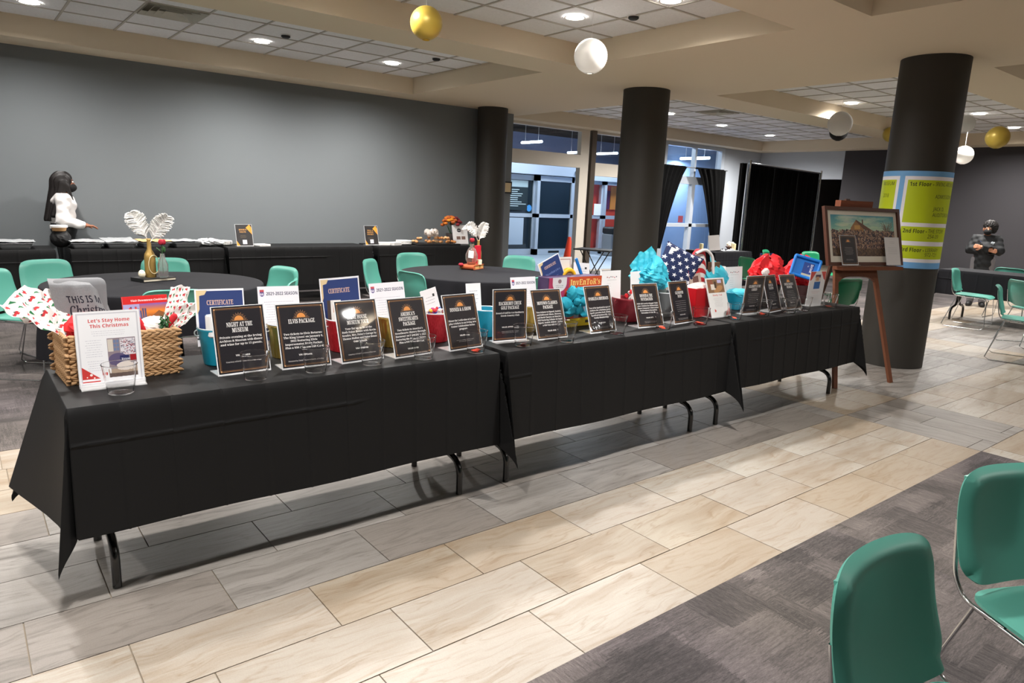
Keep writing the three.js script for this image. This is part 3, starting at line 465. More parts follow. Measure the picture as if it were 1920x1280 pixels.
const prizeText = [null,
  [['NIGHT AT THE', 'MUSEUM'], ['Private evening at the Irving', 'Archives & Museum with dinner', 'and wine for up to 15 guests.'], 'VALUE: $600', 'Courtesy of Irving Archives & Museum'],
  [['ELVIS PACKAGE'], ['Two tickets to Elvis Returns:', 'The King Lives! on January 8,', '2022 featuring Elvis', 'impersonator Kraig Parker.', 'Plus a $50 Amazon Gift Card'], 'VALUE: $162', 'Donated by Entertainment Series of Irving'],
  [['PAINE HOUSE', 'MUSEUM TOUR'], ['Tour for up to 10 of the', 'Ruth Paine House with Kevin', "Kendro, Mrs. Paine's Garage by", 'Thomas Mallon and Paine House', 'Guide Book.'], 'VALUE: $100', 'Courtesy of Irving Archives & Museum'],
  [["AMERICA'S", 'SWEETHEARTS', 'PACKAGE'], ["Two tickets to America's", 'Sweethearts: History through', 'Harmony! on February 5, 2022', 'featuring the Andrews Sisters.', 'Plus a $50 Visa Gift Card'], 'VALUE: $150', 'Donated by Entertainment Series of Irving'],
  [['DINNER & A SHOW'], ['Dinner for 2 with wine at La Casa', 'plus 4 tickets to an Irving Arts', 'Center Celebration Series', 'program.'], 'VALUE: $425', null],
  [['HACKBERRY CREEK', 'GOLF PACKAGE'], ['Round of Golf for 4 at Hackberry', 'Creek Country Club'], 'VALUE: APPROX $500', null],
  [['MOTOWN CLASSICS', 'PACKAGE'], ['Two tickets to Signed, Sealed,', 'and Delivered: Music, Motown,', 'and Rock Classics on March 5,', '2022 featuring Tribute Act band', 'Signed, Sealed, Delivered. Plus', 'a $50 Visa Gift Card'], 'VALUE: $150', null],
  [['SPARKLES & BIRTHDAYS'], ['Tour of the SparkLab for up to 15', 'children for a birthday party', 'Spark! provides food, drinks,', 'SparkLab business kit, and', 'Family Membership'], 'VALUE: $300', null],
  [['DINNER & THE', 'NUTCRACKER'], ['$100 Gift Card to Maggie Table', 'plus 2 tickets for Momentum', 'Dance Company’s Nutcracker', 'Performance December', 'November 27-28, 2021'], 'VALUE: $175', null],
  [['GLENDOVER', 'PATIO'], null, 'VALUE: $175', null], null,
  [['CELEBRITY IN THE', 'GARDEN'], null, 'VALUE: $125', null], [['DANCE ON', 'VACATION'], null, 'VALUE: $200', null], [['DINING SOCIETY', 'PREMIERE'], null, 'VALUE: $150', null], null];
const signSpots = [[0.311, -2.916, -0.4, 7], [0.785, -2.86, 2.5, 14], [1.041, -2.842, -2, 18], [1.304, -2.822, 4.8, 16], [1.56, -2.802, 5.6, 17], [1.873, -2.815, 5.3, 17], [2.2, -2.9, -6, 4], [2.457, -2.828, -1.9, 20], [2.866, -2.833, 0.3, 18], [3.28, -2.83, -6, 21], [3.607, -2.812, 4.9, 17], [4.074, -2.863, -0.3, 19], [4.44, -2.875, -4, -3], [4.73, -2.826, 7.2, 18], [4.998, -2.84, -0.8, 22], [5.39, -2.91, -4, -3]];
const stayTex = canvasTex(544, 704, (c, w, h) => {
  c.fillStyle = '#e9e9ec'; c.fillRect(0, 0, w, h); c.strokeStyle = '#c9c9cf'; c.lineWidth = 14; c.strokeRect(16, 16, w - 32, h - 32); c.textAlign = 'center'; c.fillStyle = '#c8433f'; fit(c, "Let's Stay Home", w / 2 + 12, 100, 360, 46, 'bold $px sans-serif', 1.02); fit(c, 'This Christmas', w / 2 + 12, 152, 340, 46, 'bold $px sans-serif', 1.02);
  dashes(c, 270, 185, 300, 3, 20, '#bdbdc6', 3); dashes(c, 135, 270, 150, 8, 22, '#b4b4c0', 8); dashes(c, 140, 470, 150, 5, 22, '#b4b4c0', 9);
  const x0 = 250, y0 = 260, W = 246, H = 380; c.fillStyle = '#8d7f86'; c.fillRect(x0, y0, W, H); c.fillStyle = '#d8d3d8'; c.fillRect(x0 + 110, y0 + 10, 130, 160); for (let i = 0; i < 120; i++) { c.fillStyle = ['#5b4a55', '#a1434a', '#6b6f86'][i % 3]; c.fillRect(x0 + 112 + NT[i * 3] * 120, y0 + 12 + NT[i * 5 + 1] * 150, 12, 5); }
  c.fillStyle = '#cfc6bb'; c.fillRect(x0 + 4, y0 + 10, 46, 120); c.fillStyle = '#6d7ea0'; for (let i = 0; i < 6; i++) c.fillRect(x0 + 55 + (i % 2) * 26, y0 + 20 + Math.floor(i / 2) * 38, 20, 28); c.fillStyle = '#5e5474'; c.beginPath(); c.ellipse(x0 + 85, y0 + 210, 84, 62, 0, 0, 7); c.fill(); c.fillStyle = '#2c2f5c'; c.fillRect(x0 + 100, y0 + 175, 80, 60);
  c.fillStyle = '#f2f2f4'; c.font = 'bold 26px serif'; c.fillText('Texas', x0 + 150, y0 + 218); c.fillStyle = '#9c2029'; c.fillRect(x0 + 190, y0 + 170, 54, 60); c.fillStyle = '#a8937f'; c.fillRect(x0, y0 + 285, W, 60); c.fillStyle = '#ddd2cb'; c.beginPath(); c.ellipse(x0 + 150, y0 + 270, 80, 42, 0, 0, 7); c.fill(); c.fillStyle = '#5a4a44'; c.fillRect(x0, y0 + 340, W, 40);
  c.fillStyle = '#c23a37'; c.beginPath(); c.moveTo(20, 520); c.lineTo(170, 640); c.lineTo(20, 640); c.fill(); c.fillRect(20, 660, 150, 12); c.fillStyle = '#efe8e6'; for (const [x, y, r] of [[95, 600, 12], [60, 620, 6], [120, 630, 7]]) { c.beginPath(); c.arc(x, y, r, 0, 7); c.fill(); } c.fillStyle = '#c23a37'; c.beginPath(); c.arc(205, 600, 16, 0, 7); c.fill();
});
const howdyTex = canvasTex(544, 704, (c, w, h) => {
  c.fillStyle = '#ecebe9'; c.fillRect(0, 0, w, h); c.fillStyle = '#8a6a4e'; c.fillRect(30, 16, w - 60, 250); c.fillStyle = '#b98a5c'; c.beginPath(); c.ellipse(330, 200, 140, 55, -0.3, 0, 7); c.fill(); c.fillStyle = '#c4c0ea'; c.fillRect(330, 30, 120, 60); c.fillStyle = '#a33c36'; for (let i = 0; i < 4; i++) c.fillRect(60, 40 + i * 34, 130, 16); c.fillStyle = '#e6ddd2'; c.fillRect(120, 110, 130, 100); c.fillStyle = '#4a3526'; c.fillRect(230, 60, 60, 120);
  c.textAlign = 'center'; c.fillStyle = '#cf5a4e'; fit(c, 'Howdy, Y’all', w / 2, 325, 330, 44, 'bold $px serif'); dashes(c, w / 2, 360, 300, 9, 20, '#a9a6a8', 21); c.fillStyle = '#c8463e'; c.beginPath(); c.moveTo(120, 560); c.lineTo(165, 590); c.lineTo(145, 620); c.lineTo(115, 610); c.fill(); c.beginPath(); c.moveTo(540, 530); c.lineTo(420, 690); c.lineTo(540, 690); c.fill();
});
const photoTex = canvasTex(544, 704, (c, w, h) => {
  c.fillStyle = '#e8e6e6'; c.fillRect(0, 0, w, h); c.fillStyle = '#cf5146'; c.beginPath(); c.moveTo(0, 0); c.lineTo(190, 0); c.lineTo(60, 170); c.lineTo(0, 190); c.fill(); c.beginPath(); c.moveTo(w, 0); c.lineTo(w - 170, 0); c.lineTo(w - 50, 160); c.lineTo(w, 190); c.fill(); c.fillStyle = '#d8cfc6'; c.fillRect(170, 60, 220, 300); c.fillStyle = '#4a3550'; c.fillRect(190, 66, 180, 60); c.fillStyle = '#c79a78'; c.fillRect(215, 105, 110, 90); c.fillStyle = '#2a66a8'; c.fillRect(170, 215, 220, 150);
  c.fillStyle = '#d0584c'; dashes(c, w / 2, 420, 300, 2, 34, '#d0584c', 5); dashes(c, w / 2, 500, 330, 5, 24, '#b5b2b4', 6);
});
const signLabel = ['white sign about staying home at Christmas, in front of the woven basket', 'black sign headed Night at the Museum', 'black sign with a one line heading, second after the museum night', 'black sign about a house museum tour', 'black sign with a three line heading, left of the dinner sign', 'black sign headed Dinner and a Show', 'black sign about a golf package at the table joint', 'black sign about a music classics package left of the toy box', 'black sign in front of the toy box right side', 'black sign headed Dinner and the Nutcracker', 'black sign in front of the flag pillow', 'white sign with a brown photo on top, by the red box', 'upright black sign, left of three close together', 'slanted black sign in the middle of three close together', 'slanted black sign, right of three close together', 'white and red sign with a portrait photo at the far end'];
const edgeMat = mat(0xf5f6f8, 0.15, 0, { transmission: 0.3, thickness: 0 });
const printMat = (tx) => mat(0xffffff, 0.35, 0, { map: tx, clearcoat: 1, clearcoatRoughness: 0.03 });
function holder(t, tx, tilt, w = SW, h = SH) {
  const g = new THREE.Group(); g.name = 'panel'; g.rotation.x = -R(tilt); t.add(g);
  mesh('print', new THREE.PlaneGeometry(w - 0.006, h - 0.006).translate(0, h / 2 + 0.004, 0.0017), printMat(tx), g);
  mesh('clear_sheet', box(w + 0.002, h + 0.004, 0.003, 0, h / 2 + 0.002, 0), edgeMat, g);
}
function stand(x, z, ang, tilt, tx, label, i, y = TH + 0.001) {
  const a = R(ang), t = thing('sign_holder', label, 'sign', [x + SW / 2 * Math.cos(a), y, z - SW / 2 * Math.sin(a)], a, 'table signs in clear holders');
  holder(t, tx, tilt); const flat_ = Math.abs(tilt) < 10;
  mesh('clear_base', flat_ ? box(SW, 0.004, 0.085, 0, 0.002, 0) : box(SW, 0.0035, 0.105, 0, 0.0018, -0.05), M.acrylic, t);
  if (i === 0) mesh('clear_lip', box(SW, 0.02, 0.012, 0, 0.012, 0.014), M.acrylic, t); return t;
}
signSpots.forEach(([x, z, a, tilt], i) => stand(x, z, a, tilt, i === 0 ? stayTex : i === 11 ? howdyTex : i === 15 ? photoTex : sunSign(...prizeText[i], i), signLabel[i], i));
// clear cups with raffle tickets
const cupGeo = (() => {                                                             // closed thin wall with shallow flutes
  const out = [[0, 0.0015], [0.036, 0.001], [0.044, 0], [0.0465, 0.003], [0.0505, 0.03], [0.055, 0.062], [0.0595, 0.095], [0.0625, 0.114], [0.0648, 0.1165], [0.0648, 0.119], [0.0633, 0.12]], inn = [[0.0612, 0.1185], [0.0607, 0.114], [0.0577, 0.095], [0.0532, 0.062], [0.0487, 0.03], [0.0448, 0.006], [0.04, 0.0045], [0, 0.0045]];
  const g = lathe([...out, ...inn], 60), p = g.attributes.position;
  for (let i = 0; i < p.count; i++) { const y = p.getY(i), x = p.getX(i), z = p.getZ(i); if (y > 0.004 && y < 0.113) { const a = Math.atan2(z, x), k = 1 + 0.01 * Math.cos(a * 20); p.setX(i, x * k); p.setZ(i, z * k); } } g.computeVertexNormals(); return g;
})();
const cupMat = mat(0xffffff, 0.03, 0, { transmission: 1, thickness: 0.002, ior: 1.3 });
const cupSpots = [[0.425, -2.797], [0.901, -2.759], [1.154, -2.761], [1.42, -2.765], [1.682, -2.753], [1.984, -2.752, 2], [2.298, -2.763, 4], [2.585, -2.742], [3.025, -2.775], [3.424, -2.757, 2], [3.802, -2.76, 2], [4.22, -2.781, 1], [4.584, -2.789, 2], [4.9, -2.765], [5.112, -2.77], [5.546, -2.786, 1]];
const cupLabel = ['the white Christmas sign', 'the museum night sign', 'the one line heading sign', 'the house tour sign', 'the three line heading sign', 'the dinner and show sign', 'the golf sign', 'the music classics sign', 'the toy box sign', 'the Nutcracker sign', 'the sign at the flag pillow', 'the white sign with the brown photo', 'the left of the three close signs', 'the middle of the three close signs', 'the right of the three close signs', 'the portrait photo sign, at the table end'];
let cup0; const ticketGeo = new THREE.PlaneGeometry(0.05, 0.025).rotateX(-Math.PI / 2);
cupSpots.forEach(([x, z, n], i) => {
  const l = 'clear plastic cup in front of ' + cupLabel[i]; let c; if (!cup0) { c = cup0 = thing('plastic_cup', l, 'cup', [x, TH + 0.001, z], 0, 'clear plastic raffle cups'); c.scale.setScalar(0.92); mesh('cup_wall', cupGeo, cupMat, c); } else c = copy(cup0, [x, TH + 0.001, z], i, l);
  for (let k = 0; k < (n ?? 0); k++) { const t = mesh('raffle_ticket', ticketGeo, M.orange); t.position.set(x + rr(-0.01, 0.01), TH + 0.008 + k * 0.004 + (n === 4 ? k * 0.006 : 0), z + rr(-0.01, 0.01)); t.rotation.set(n === 4 ? -0.3 : 0.04, rnd() * 3, 0.04); tag(t, 'small orange ticket lying inside the cup by ' + cupLabel[i], 'ticket', 'orange tickets in the cup by ' + cupLabel[i]); }
});

// ---------------------------------------------------------------- prizes on the tables
const Y0 = TH + 0.001;
// woven basket
const straw = ['#a9835a', '#9b754c', '#b58f66'].map((c) => mat(c, 0.75));
{
  const b = thing('woven_basket', 'tan woven straw basket at the near end of the table', 'basket', [0.47, Y0, -3.115], R(3)), w = 0.385, d = 0.235, h = 0.185, rows = 9;
  const knot = new THREE.SphereGeometry(1, 7, 5);
  mesh('lining', merge([box(w - 0.03, 0.006, d - 0.03, 0, 0.006, 0), box(w - 0.02, h - 0.02, 0.006, 0, h / 2, d / 2 - 0.012), box(w - 0.02, h - 0.02, 0.006, 0, h / 2, -d / 2 + 0.012), box(0.006, h - 0.02, d - 0.02, w / 2 - 0.012, h / 2, 0), box(0.006, h - 0.02, d - 0.02, -w / 2 + 0.012, h / 2, 0)]), mat(0x6b4d2c, 0.9), b);
  for (let r = 0; r < rows; r++) {
    const y = (r + 0.5) * h / rows, g = [], flip = r % 2 ? 1 : -1;
    const run = (x0, z0, x1, z1, n, ry) => { for (let i = 0; i < n; i++) { const t = (i + 0.5) / n; for (const s of [0, 1]) g.push(at(knot.clone().scale(0.025, 0.0085, 0.009).rotateZ(flip * (s ? 0.26 : -0.3)), 0, 0, 0, 0, ry, 0).translate(x0 + (x1 - x0) * (t + s * 0.5 / n), y + (s ? 0.0045 : -0.0045), z0 + (z1 - z0) * (t + s * 0.5 / n))); } };
    run(-w / 2, d / 2, w / 2, d / 2, 13, 0); run(w / 2, -d / 2, -w / 2, -d / 2, 13, 0); run(-w / 2, -d / 2, -w / 2, d / 2, 8, Math.PI / 2); run(w / 2, d / 2, w / 2, -d / 2, 8, Math.PI / 2);
    mesh('straw_braid', merge(g), straw[r % 3], b);
  }
}
const tissueMats = {};
function crumple(w, h, d, sd, m, spikes = 0.5, nu = 22, nv = 14) {                   // a crumpled bunch of tissue paper
  const g = new THREE.SphereGeometry(1, nu, nv), p = g.attributes.position;
  for (let i = 0; i < p.count; i++) {
    const x = p.getX(i), y = p.getY(i), z = p.getZ(i), a = Math.atan2(z, x), n = fbm(Math.cos(a) * 2.3 + sd, Math.sin(a) * 2.3 + y * 2 + sd, 3) - 0.5, f = Math.abs(Math.sin(a * 5 + y * 4 + sd)), k = 1 + n * 0.9 * spikes + (f - 0.5) * 0.35 * spikes, up = y > 0.2 ? 1 + spikes * (vn(Math.cos(a) * 3 + sd, Math.sin(a) * 3) - 0.35) * 1.1 : 1;
    p.setXYZ(i, x * k * w / 2, (y * up * 0.5 + 0.5) * h, z * k * d / 2);
  }
  return toCreasedNormals(mergeVertices(g, 1e-4), 0.5);
}
const turq = mat(0x3ccbe2, 0.6, 0, { transmission: 0.25, thickness: 0, side: THREE.DoubleSide }), redTissue = mat(0xe8202a, 0.7, 0, { side: THREE.DoubleSide });
const xmasTex = canvasTex(512, 512, (c, w, h) => { c.fillStyle = '#f3efec'; c.fillRect(0, 0, w, h); for (let i = 0; i < 70; i++) { const x = (i % 8) * 66 + (Math.floor(i / 8) % 2) * 33, y = Math.floor(i / 8) * 60; c.save(); c.translate(x, y); c.rotate(0.15); if ((i + Math.floor(i / 8)) % 2) { c.fillStyle = '#c9262e'; c.fillRect(-24, -8, 48, 15); c.fillRect(-2, -18, 20, 12); c.fillStyle = '#3a3a3a'; c.beginPath(); c.arc(-14, 9, 5, 0, 7); c.arc(14, 9, 5, 0, 7); c.fill(); } else { c.fillStyle = '#1e7a45'; c.beginPath(); c.moveTo(0, -22); c.lineTo(15, 12); c.lineTo(-15, 12); c.fill(); } c.restore(); } });
xmasTex.wrapS = xmasTex.wrapT = THREE.RepeatWrapping; xmasTex.repeat.set(0.8, 0.8);
const xmasMat = mat(0xffffff, 0.7, 0, { map: xmasTex, side: THREE.DoubleSide, transmission: 0.15, thickness: 0 });
const sheetGeo = (A, B, C, D2, amp, sd, n = 18) => grid((u, v) => { const l = (a, b, t) => [0, 1, 2].map((i) => a[i] + (b[i] - a[i]) * t), q = l(l(A, B, u), l(D2, C, u), v), f = amp * ((fbm(u * 4 + sd, v * 4, 3) - 0.5) * 2 + 0.35 * Math.sin((u * 3 + v * 5) * 3 + sd)); return [q[0] + f * 0.4, q[1] + f, q[2] + f * 0.8]; }, n, n);
const sheet = (A, B, C, D2, amp, sd, m, label, group) => tag(mesh('tissue_paper', sheetGeo(A, B, C, D2, amp, sd), m), label, 'tissue paper', group);
sheet([0.1, 1.04, -3.1], [0.19, 1.1, -3.2], [0.37, 0.98, -3.17], [0.3, 0.9, -3.06], 0.02, 2, xmasMat, 'red and green printed tissue sticking out left of the basket'); sheet([0.155, 0.99, -3.12], [0.26, 1.085, -3.22], [0.38, 0.98, -3.18], [0.3, 0.905, -3.09], 0.02, 9, xmasMat, 'second printed tissue sheet, lower and nearer the grey towel');
sheet([0.7, 1.075, -3.19], [0.775, 1.07, -3.19], [0.74, 0.91, -3.16], [0.64, 0.9, -3.16], 0.012, 4, xmasMat, 'upright printed tissue with red trucks right of the cookbook'); sheet([0.735, 1.03, -3.15], [0.81, 0.985, -3.15], [0.72, 0.91, -3.12], [0.64, 0.91, -3.12], 0.02, 14, xmasMat, 'printed tissue drooping over the right rim of the basket');
tag(mesh('tissue_paper', crumple(0.12, 0.09, 0.12, 3, redTissue, 0.5).translate(0.36, 0.9, -3.09), redTissue), 'red crumpled tissue at the left inside of the basket', 'tissue paper');
{ // rolled grey towel with lettering
  const tex = canvasTex(512, 640, (c, w, h) => { c.fillStyle = '#838487'; c.fillRect(0, 0, w, h); for (let i = 0; i < 9000; i++) { const k = 120 + NT[i * 3] * 40; c.fillStyle = `rgb(${k},${k},${k + 3})`; c.fillRect(NT[i] * w, NT[i * 7 + 3] * h, 2, 3); } c.fillStyle = '#23232f'; c.textAlign = 'left'; fit(c, 'THiS IS MY', 120, 260, 420, 84, 'bold $px sans-serif', 0.86); fit(c, 'Christmas', 110, 370, 430, 120, 'italic bold $px serif', 0.8); });
  const m = mat(0xffffff, 0.95, 0, { map: tex, side: THREE.DoubleSide }), t = thing('rolled_towel', 'rolled grey towel with black lettering standing in the basket', 'towel', [0.365, 0.86, -3.17]);
  mesh('towel_fold', slab((u, v) => { const a = (u - 0.5) * 2, rx = 0.1 - 0.012 * v, top = v > 0.82 ? (v - 0.82) / 0.18 : 0; return [a * rx + 0.012 * Math.sin(v * 5), v * 0.29 - top * (0.03 + 0.03 * (u - 0.2) ** 2) - 0.05 * Math.max(0, u - 0.75) * 4 * v, 0.05 * (1 - a * a) - 0.06 * top * top + 0.004 * Math.sin(u * 19)]; }, 28, 24, 0.012), m, t);
  mesh('towel_back', rbox(0.185, 0.265, 0.06, 0.028, 0, 0.13, -0.01), mat(0x7d7e81, 0.95), t);
}
{ // cookbook
  const tex = canvasTex(420, 520, (c, w, h) => { c.fillStyle = '#d32a2a'; c.fillRect(0, 0, w, h); c.fillStyle = '#fff'; c.textAlign = 'center'; c.font = 'italic bold 26px serif'; c.fillText('Visit Downtown Cookbook', w * 0.58, 52); const g = c.createLinearGradient(0, 80, 0, 230); g.addColorStop(0, '#8a5fa8'); g.addColorStop(0.5, '#f08a2c'); g.addColorStop(1, '#7b4a2a'); c.fillStyle = g; c.fillRect(140, 76, w - 140, 170); c.fillStyle = '#a9a4d0'; c.fillRect(0, 76, 150, 170); c.fillStyle = '#4b4a72'; for (let i = 0; i < 8; i++) c.fillRect(40 + i * 22, 150 - NT[i * 9] * 50, 16, 110); c.fillStyle = '#d7433b'; for (let i = 0; i < 16; i++) { c.beginPath(); c.arc(20 + NT[i * 5] * 110, 110 + NT[i * 6 + 1] * 80, 10, 0, 7); c.fill(); } c.fillStyle = '#8a5a34'; c.beginPath(); c.moveTo(200, 246); c.lineTo(330, 150); c.lineTo(w, 200); c.lineTo(w, 246); c.fill(); c.fillStyle = '#2149b5'; c.fillRect(0, 240, w, 150); c.fillStyle = '#fff'; fit(c, 'Texas', w / 2, 355, 330, 130, 'italic bold $px serif'); c.fillStyle = '#e9e4de'; c.fillRect(0, 390, w, 130); });
  const t = thing('cookbook', 'red and blue cookbook standing in the basket', 'book', [0.6, 0.82, -3.17], 0); t.rotation.set(-0.12, 0.05, 0.02); mesh('pages', box(0.166, 0.216, 0.014, 0, 0.11, 0), M.paper, t); mesh('cover', new THREE.PlaneGeometry(0.17, 0.22).translate(0, 0.11, 0.0078), mat(0xffffff, 0.4, 0, { map: tex, clearcoat: 0.5 }), t); mesh('back_cover', box(0.17, 0.22, 0.002, 0, 0.11, -0.008), M.red, t);
}
const plush = thing('plush_toy', 'small red and white plush toy with a green sprig in the basket', 'toy', [0.6, 0.9, -3.06]); mesh('plush_body', crumple(0.13, 0.07, 0.08, 11, M.white, 0.25), mat(0xece6e2, 0.95), plush); for (const x of [-0.055, 0.055]) mesh('plush_arm', at(new THREE.CapsuleGeometry(0.014, 0.05, 4, 10), x, 0.05, 0.02, 0, 0, x < 0 ? 0.5 : -0.7), mat(0xc21d27, 0.9), plush);
{ const g = []; for (let i = 0; i < 46; i++) g.push(at(new THREE.ConeGeometry(0.003, 0.03, 4), 0.03 + rr(-0.016, 0.016), 0.055 + rr(-0.02, 0.025), 0.035 + rr(-0.012, 0.012), rr(-1, 1), 0, rr(-1.2, 1.2))); const m = mesh('green_sprig', merge(g), mat(0x1f5a2c, 0.8), plush); m.userData.kind = 'stuff'; }

// buckets
function bucketGeo(r, h) { return [lathe([[0, 0.004], [r * 0.76, 0.004], [r * 0.78, 0], [r * 0.79, 0.004], [r, h - 0.01], [r + 0.004, h - 0.004], [r, h], [r - 0.004, h - 0.004], [r * 0.78, 0.008], [0, 0.008]], 36), new THREE.TorusGeometry(r, 0.0035, 6, 36).rotateX(Math.PI / 2).translate(0, h, 0)]; }
function bucket(x, z, m, label, r = 0.088, h = 0.155, rimM = M.alu) { const t = thing('bucket', label, 'bucket', [x, Y0, z], 0, 'small metal prize buckets'), [b, rim] = bucketGeo(r, h); mesh('bucket_wall', b, m, t); mesh('rim', rim, rimM, t); for (const s of [-1, 1]) mesh('ear', at(new THREE.TorusGeometry(0.013, 0.003, 5, 14), s * (r + 0.002), h - 0.02, 0), rimM, t); return t; }
const frostTex = (top, low) => dataTex(256, 128, (x, y) => { const v = y / 128, n = fbm(x / 18, y / 10, 3), g = NT[(x * 31 + y * 977) & 65535], k = Math.min(1, Math.max(0, (v - 0.62 + (n - 0.5) * 0.5) * 3.2)); const c = mix(hex(low), hex(top), k), q = (g - 0.5) * 40; return [c[0] + q, c[1] + q, c[2] + q]; });
const redBucket = mat(0xffffff, 0.5, 0.35, { map: frostTex(0x9a9594, 0xa61a26) }), hammered = mat(0xb4964a, 0.3, 0.85, { bumpMap: dataTex(128, 128, (x, y) => { const v = 127 + 120 * Math.sin(x / 128 * 6.283 * 20) * Math.sin(y / 128 * 6.283 * 8); return [v, v, v]; }, false), bumpScale: 0.004 });
const dullRed = mat(0x8c2530, 0.4, 0.2), pewter = mat(0x7d7f80, 0.4, 0.6);
bucket(0.868, -3.095, M.teal, 'teal bucket holding a white mug, right of the basket', 0.094, 0.16, mat(0xb9c6c8, 0.4, 0.4)); bucket(1.158, -3.09, hammered, 'hammered gold bucket left of the one line heading sign'); bucket(1.44, -3.09, redBucket, 'red frosted bucket behind the house tour sign'); bucket(1.7, -3.085, hammered, 'hammered gold bucket behind the three line heading sign'); bucket(1.95, -3.09, redBucket, 'red frosted bucket between the third and fourth black sign headings', 0.092);
bucket(2.29, -3.085, M.teal, 'teal bucket with clear wrap behind the dinner and show sign', 0.088, 0.15, mat(0xc9d4da, 0.3, 0.4)); bucket(2.6, -3.09, hammered, 'hammered gold bucket left of the toy box'); bucket(3.43, -3.08, dullRed, 'red bucket with peppermint candy right of the toy box', 0.1, 0.15, dullRed); bucket(3.83, -3.1, pewter, 'pewter bucket beside the turquoise tissue', 0.1, 0.17); bucket(4.66, -3.08, M.teal, 'turquoise bucket left of the three close signs', 0.1, 0.13, M.clear); bucket(5.06, -3.09, mat(0x2c2523, 0.6), 'dark bucket under the red tissue behind the three close signs', 0.12, 0.17, M.black); bucket(5.55, -3.09, mat(0x40211f, 0.6), 'dark red bucket with the blue tray at the table end', 0.12, 0.15, M.black);
{ const t = thing('coffee_mug', 'white coffee mug in the teal bucket', 'mug', [0.835, 0.87, -3.05], 1.2); mesh('mug_wall', lathe([[0, 0.004], [0.036, 0], [0.04, 0.008], [0.041, 0.09], [0.038, 0.092], [0.036, 0.01], [0, 0.008]], 28), mat(0xeeeeee, 0.2), t); mesh('handle', new THREE.TorusGeometry(0.024, 0.006, 8, 20, Math.PI).rotateZ(-Math.PI / 2).translate(0.04, 0.046, 0), mat(0xeeeeee, 0.2), t); }
{ const t = thing('candy_bunch', 'bunch of bright wrapped candy in the red bucket', 'candy', [1.95, 0.885, -3.09]); const cs = [0xd8303a, 0x3050b0, 0xe8e6e0, 0xb03080, 0xd8c040]; for (let i = 0; i < 14; i++) mesh('candy', new THREE.IcosahedronGeometry(0.013, 0).translate(rr(-0.06, 0.05), rr(0, 0.03), rr(-0.03, 0.06)), mat(cs[i % 5], 0.3), t); }
{ const t = thing('peppermint_bunch', 'red and white peppermint candy in the red bucket', 'candy', [3.47, 0.88, -3.06]); for (let i = 0; i < 18; i++) mesh('peppermint', at(cyl(0.014, 0.014, 0.008, 0, 0, 0, 12), rr(-0.05, 0.05), rr(0, 0.06), rr(-0.04, 0.04), rr(0, 3), 0, rr(0, 3)), i % 3 ? M.white : M.red, t); }
// paper certificates, season sheets, menus
const certTex = canvasTex(440, 340, (c, w, h) => { c.fillStyle = '#ecebf0'; c.fillRect(0, 0, w, h); c.fillStyle = '#24386f'; c.fillRect(22, 12, w - 34, h); c.fillStyle = '#e0c79a'; c.beginPath(); c.moveTo(14, 8); c.lineTo(110, 8); c.lineTo(86, 34); c.lineTo(40, 40); c.lineTo(36, 120); c.lineTo(14, 150); c.fill(); c.textAlign = 'center'; c.fillStyle = '#e3b9a0'; fit(c, 'CERTIFICATE', w * 0.5, 96, 240, 40, 'bold $px serif'); c.fillStyle = '#8fa0d0'; fit(c, 'This certificate is for a', w * 0.53, 172, 300, 30, '$px sans-serif'); dashes(c, w / 2, 215, 250, 4, 32, '#8f9bc8', 2); });
const seasonTex = canvasTex(440, 560, (c, w, h) => { c.fillStyle = '#e9e8ee'; c.fillRect(0, 0, w, h); c.fillStyle = '#5b4a86'; c.beginPath(); c.moveTo(22, 40); c.lineTo(66, 40); c.lineTo(66, 90); c.quadraticCurveTo(44, 118, 22, 90); c.fill(); c.fillStyle = '#c04a52'; c.fillRect(22, 34, 44, 22); c.fillStyle = '#e9e8ee'; c.font = 'bold 34px sans-serif'; c.fillText('66', 24, 92); c.fillStyle = '#3a3550'; c.textAlign = 'left'; fit(c, '2021-2022 SEASON', 88, 92, 340, 46, 'bold $px sans-serif'); dashes(c, w / 2, 160, 320, 12, 26, '#a9a6b8', 12); c.fillStyle = '#2a3352'; c.fillRect(40, 430, 120, 130); });
const menuTex = canvasTex(400, 560, (c, w, h) => { c.fillStyle = '#f1efef'; c.fillRect(0, 0, w, h); for (let i = 0; i < 6; i++) { c.fillStyle = ['#8a4048', '#b05a58', '#5b5560'][i % 3]; c.beginPath(); c.arc(120 + i * 38, 105 + 7 * Math.sin(i * 2), 10, 0, 7); c.fill(); } dashes(c, w / 2 + 20, 150, 220, 1, 20, '#777', 4); dashes(c, 150, 210, 90, 7, 42, '#9a98a0', 15); });
function paperCard(name, x, y, z, w, h, tx, label, tilt = 10, ry = 0, rz = 0, curl = 0) {
  const m = mesh(name, slab((u, v) => [(u - 0.5) * w, (v) * h, curl * 4 * (u - 0.5) * (u - 0.5) + curl * 0.6 * v * v], 8, 8, 0.0008), mat(0xffffff, 0.6, 0, { map: tx, side: THREE.DoubleSide })); m.position.set(x, y, z); m.rotation.set(-R(tilt), R(ry), R(rz), 'YXZ'); return tag(m, label, 'paper');
}
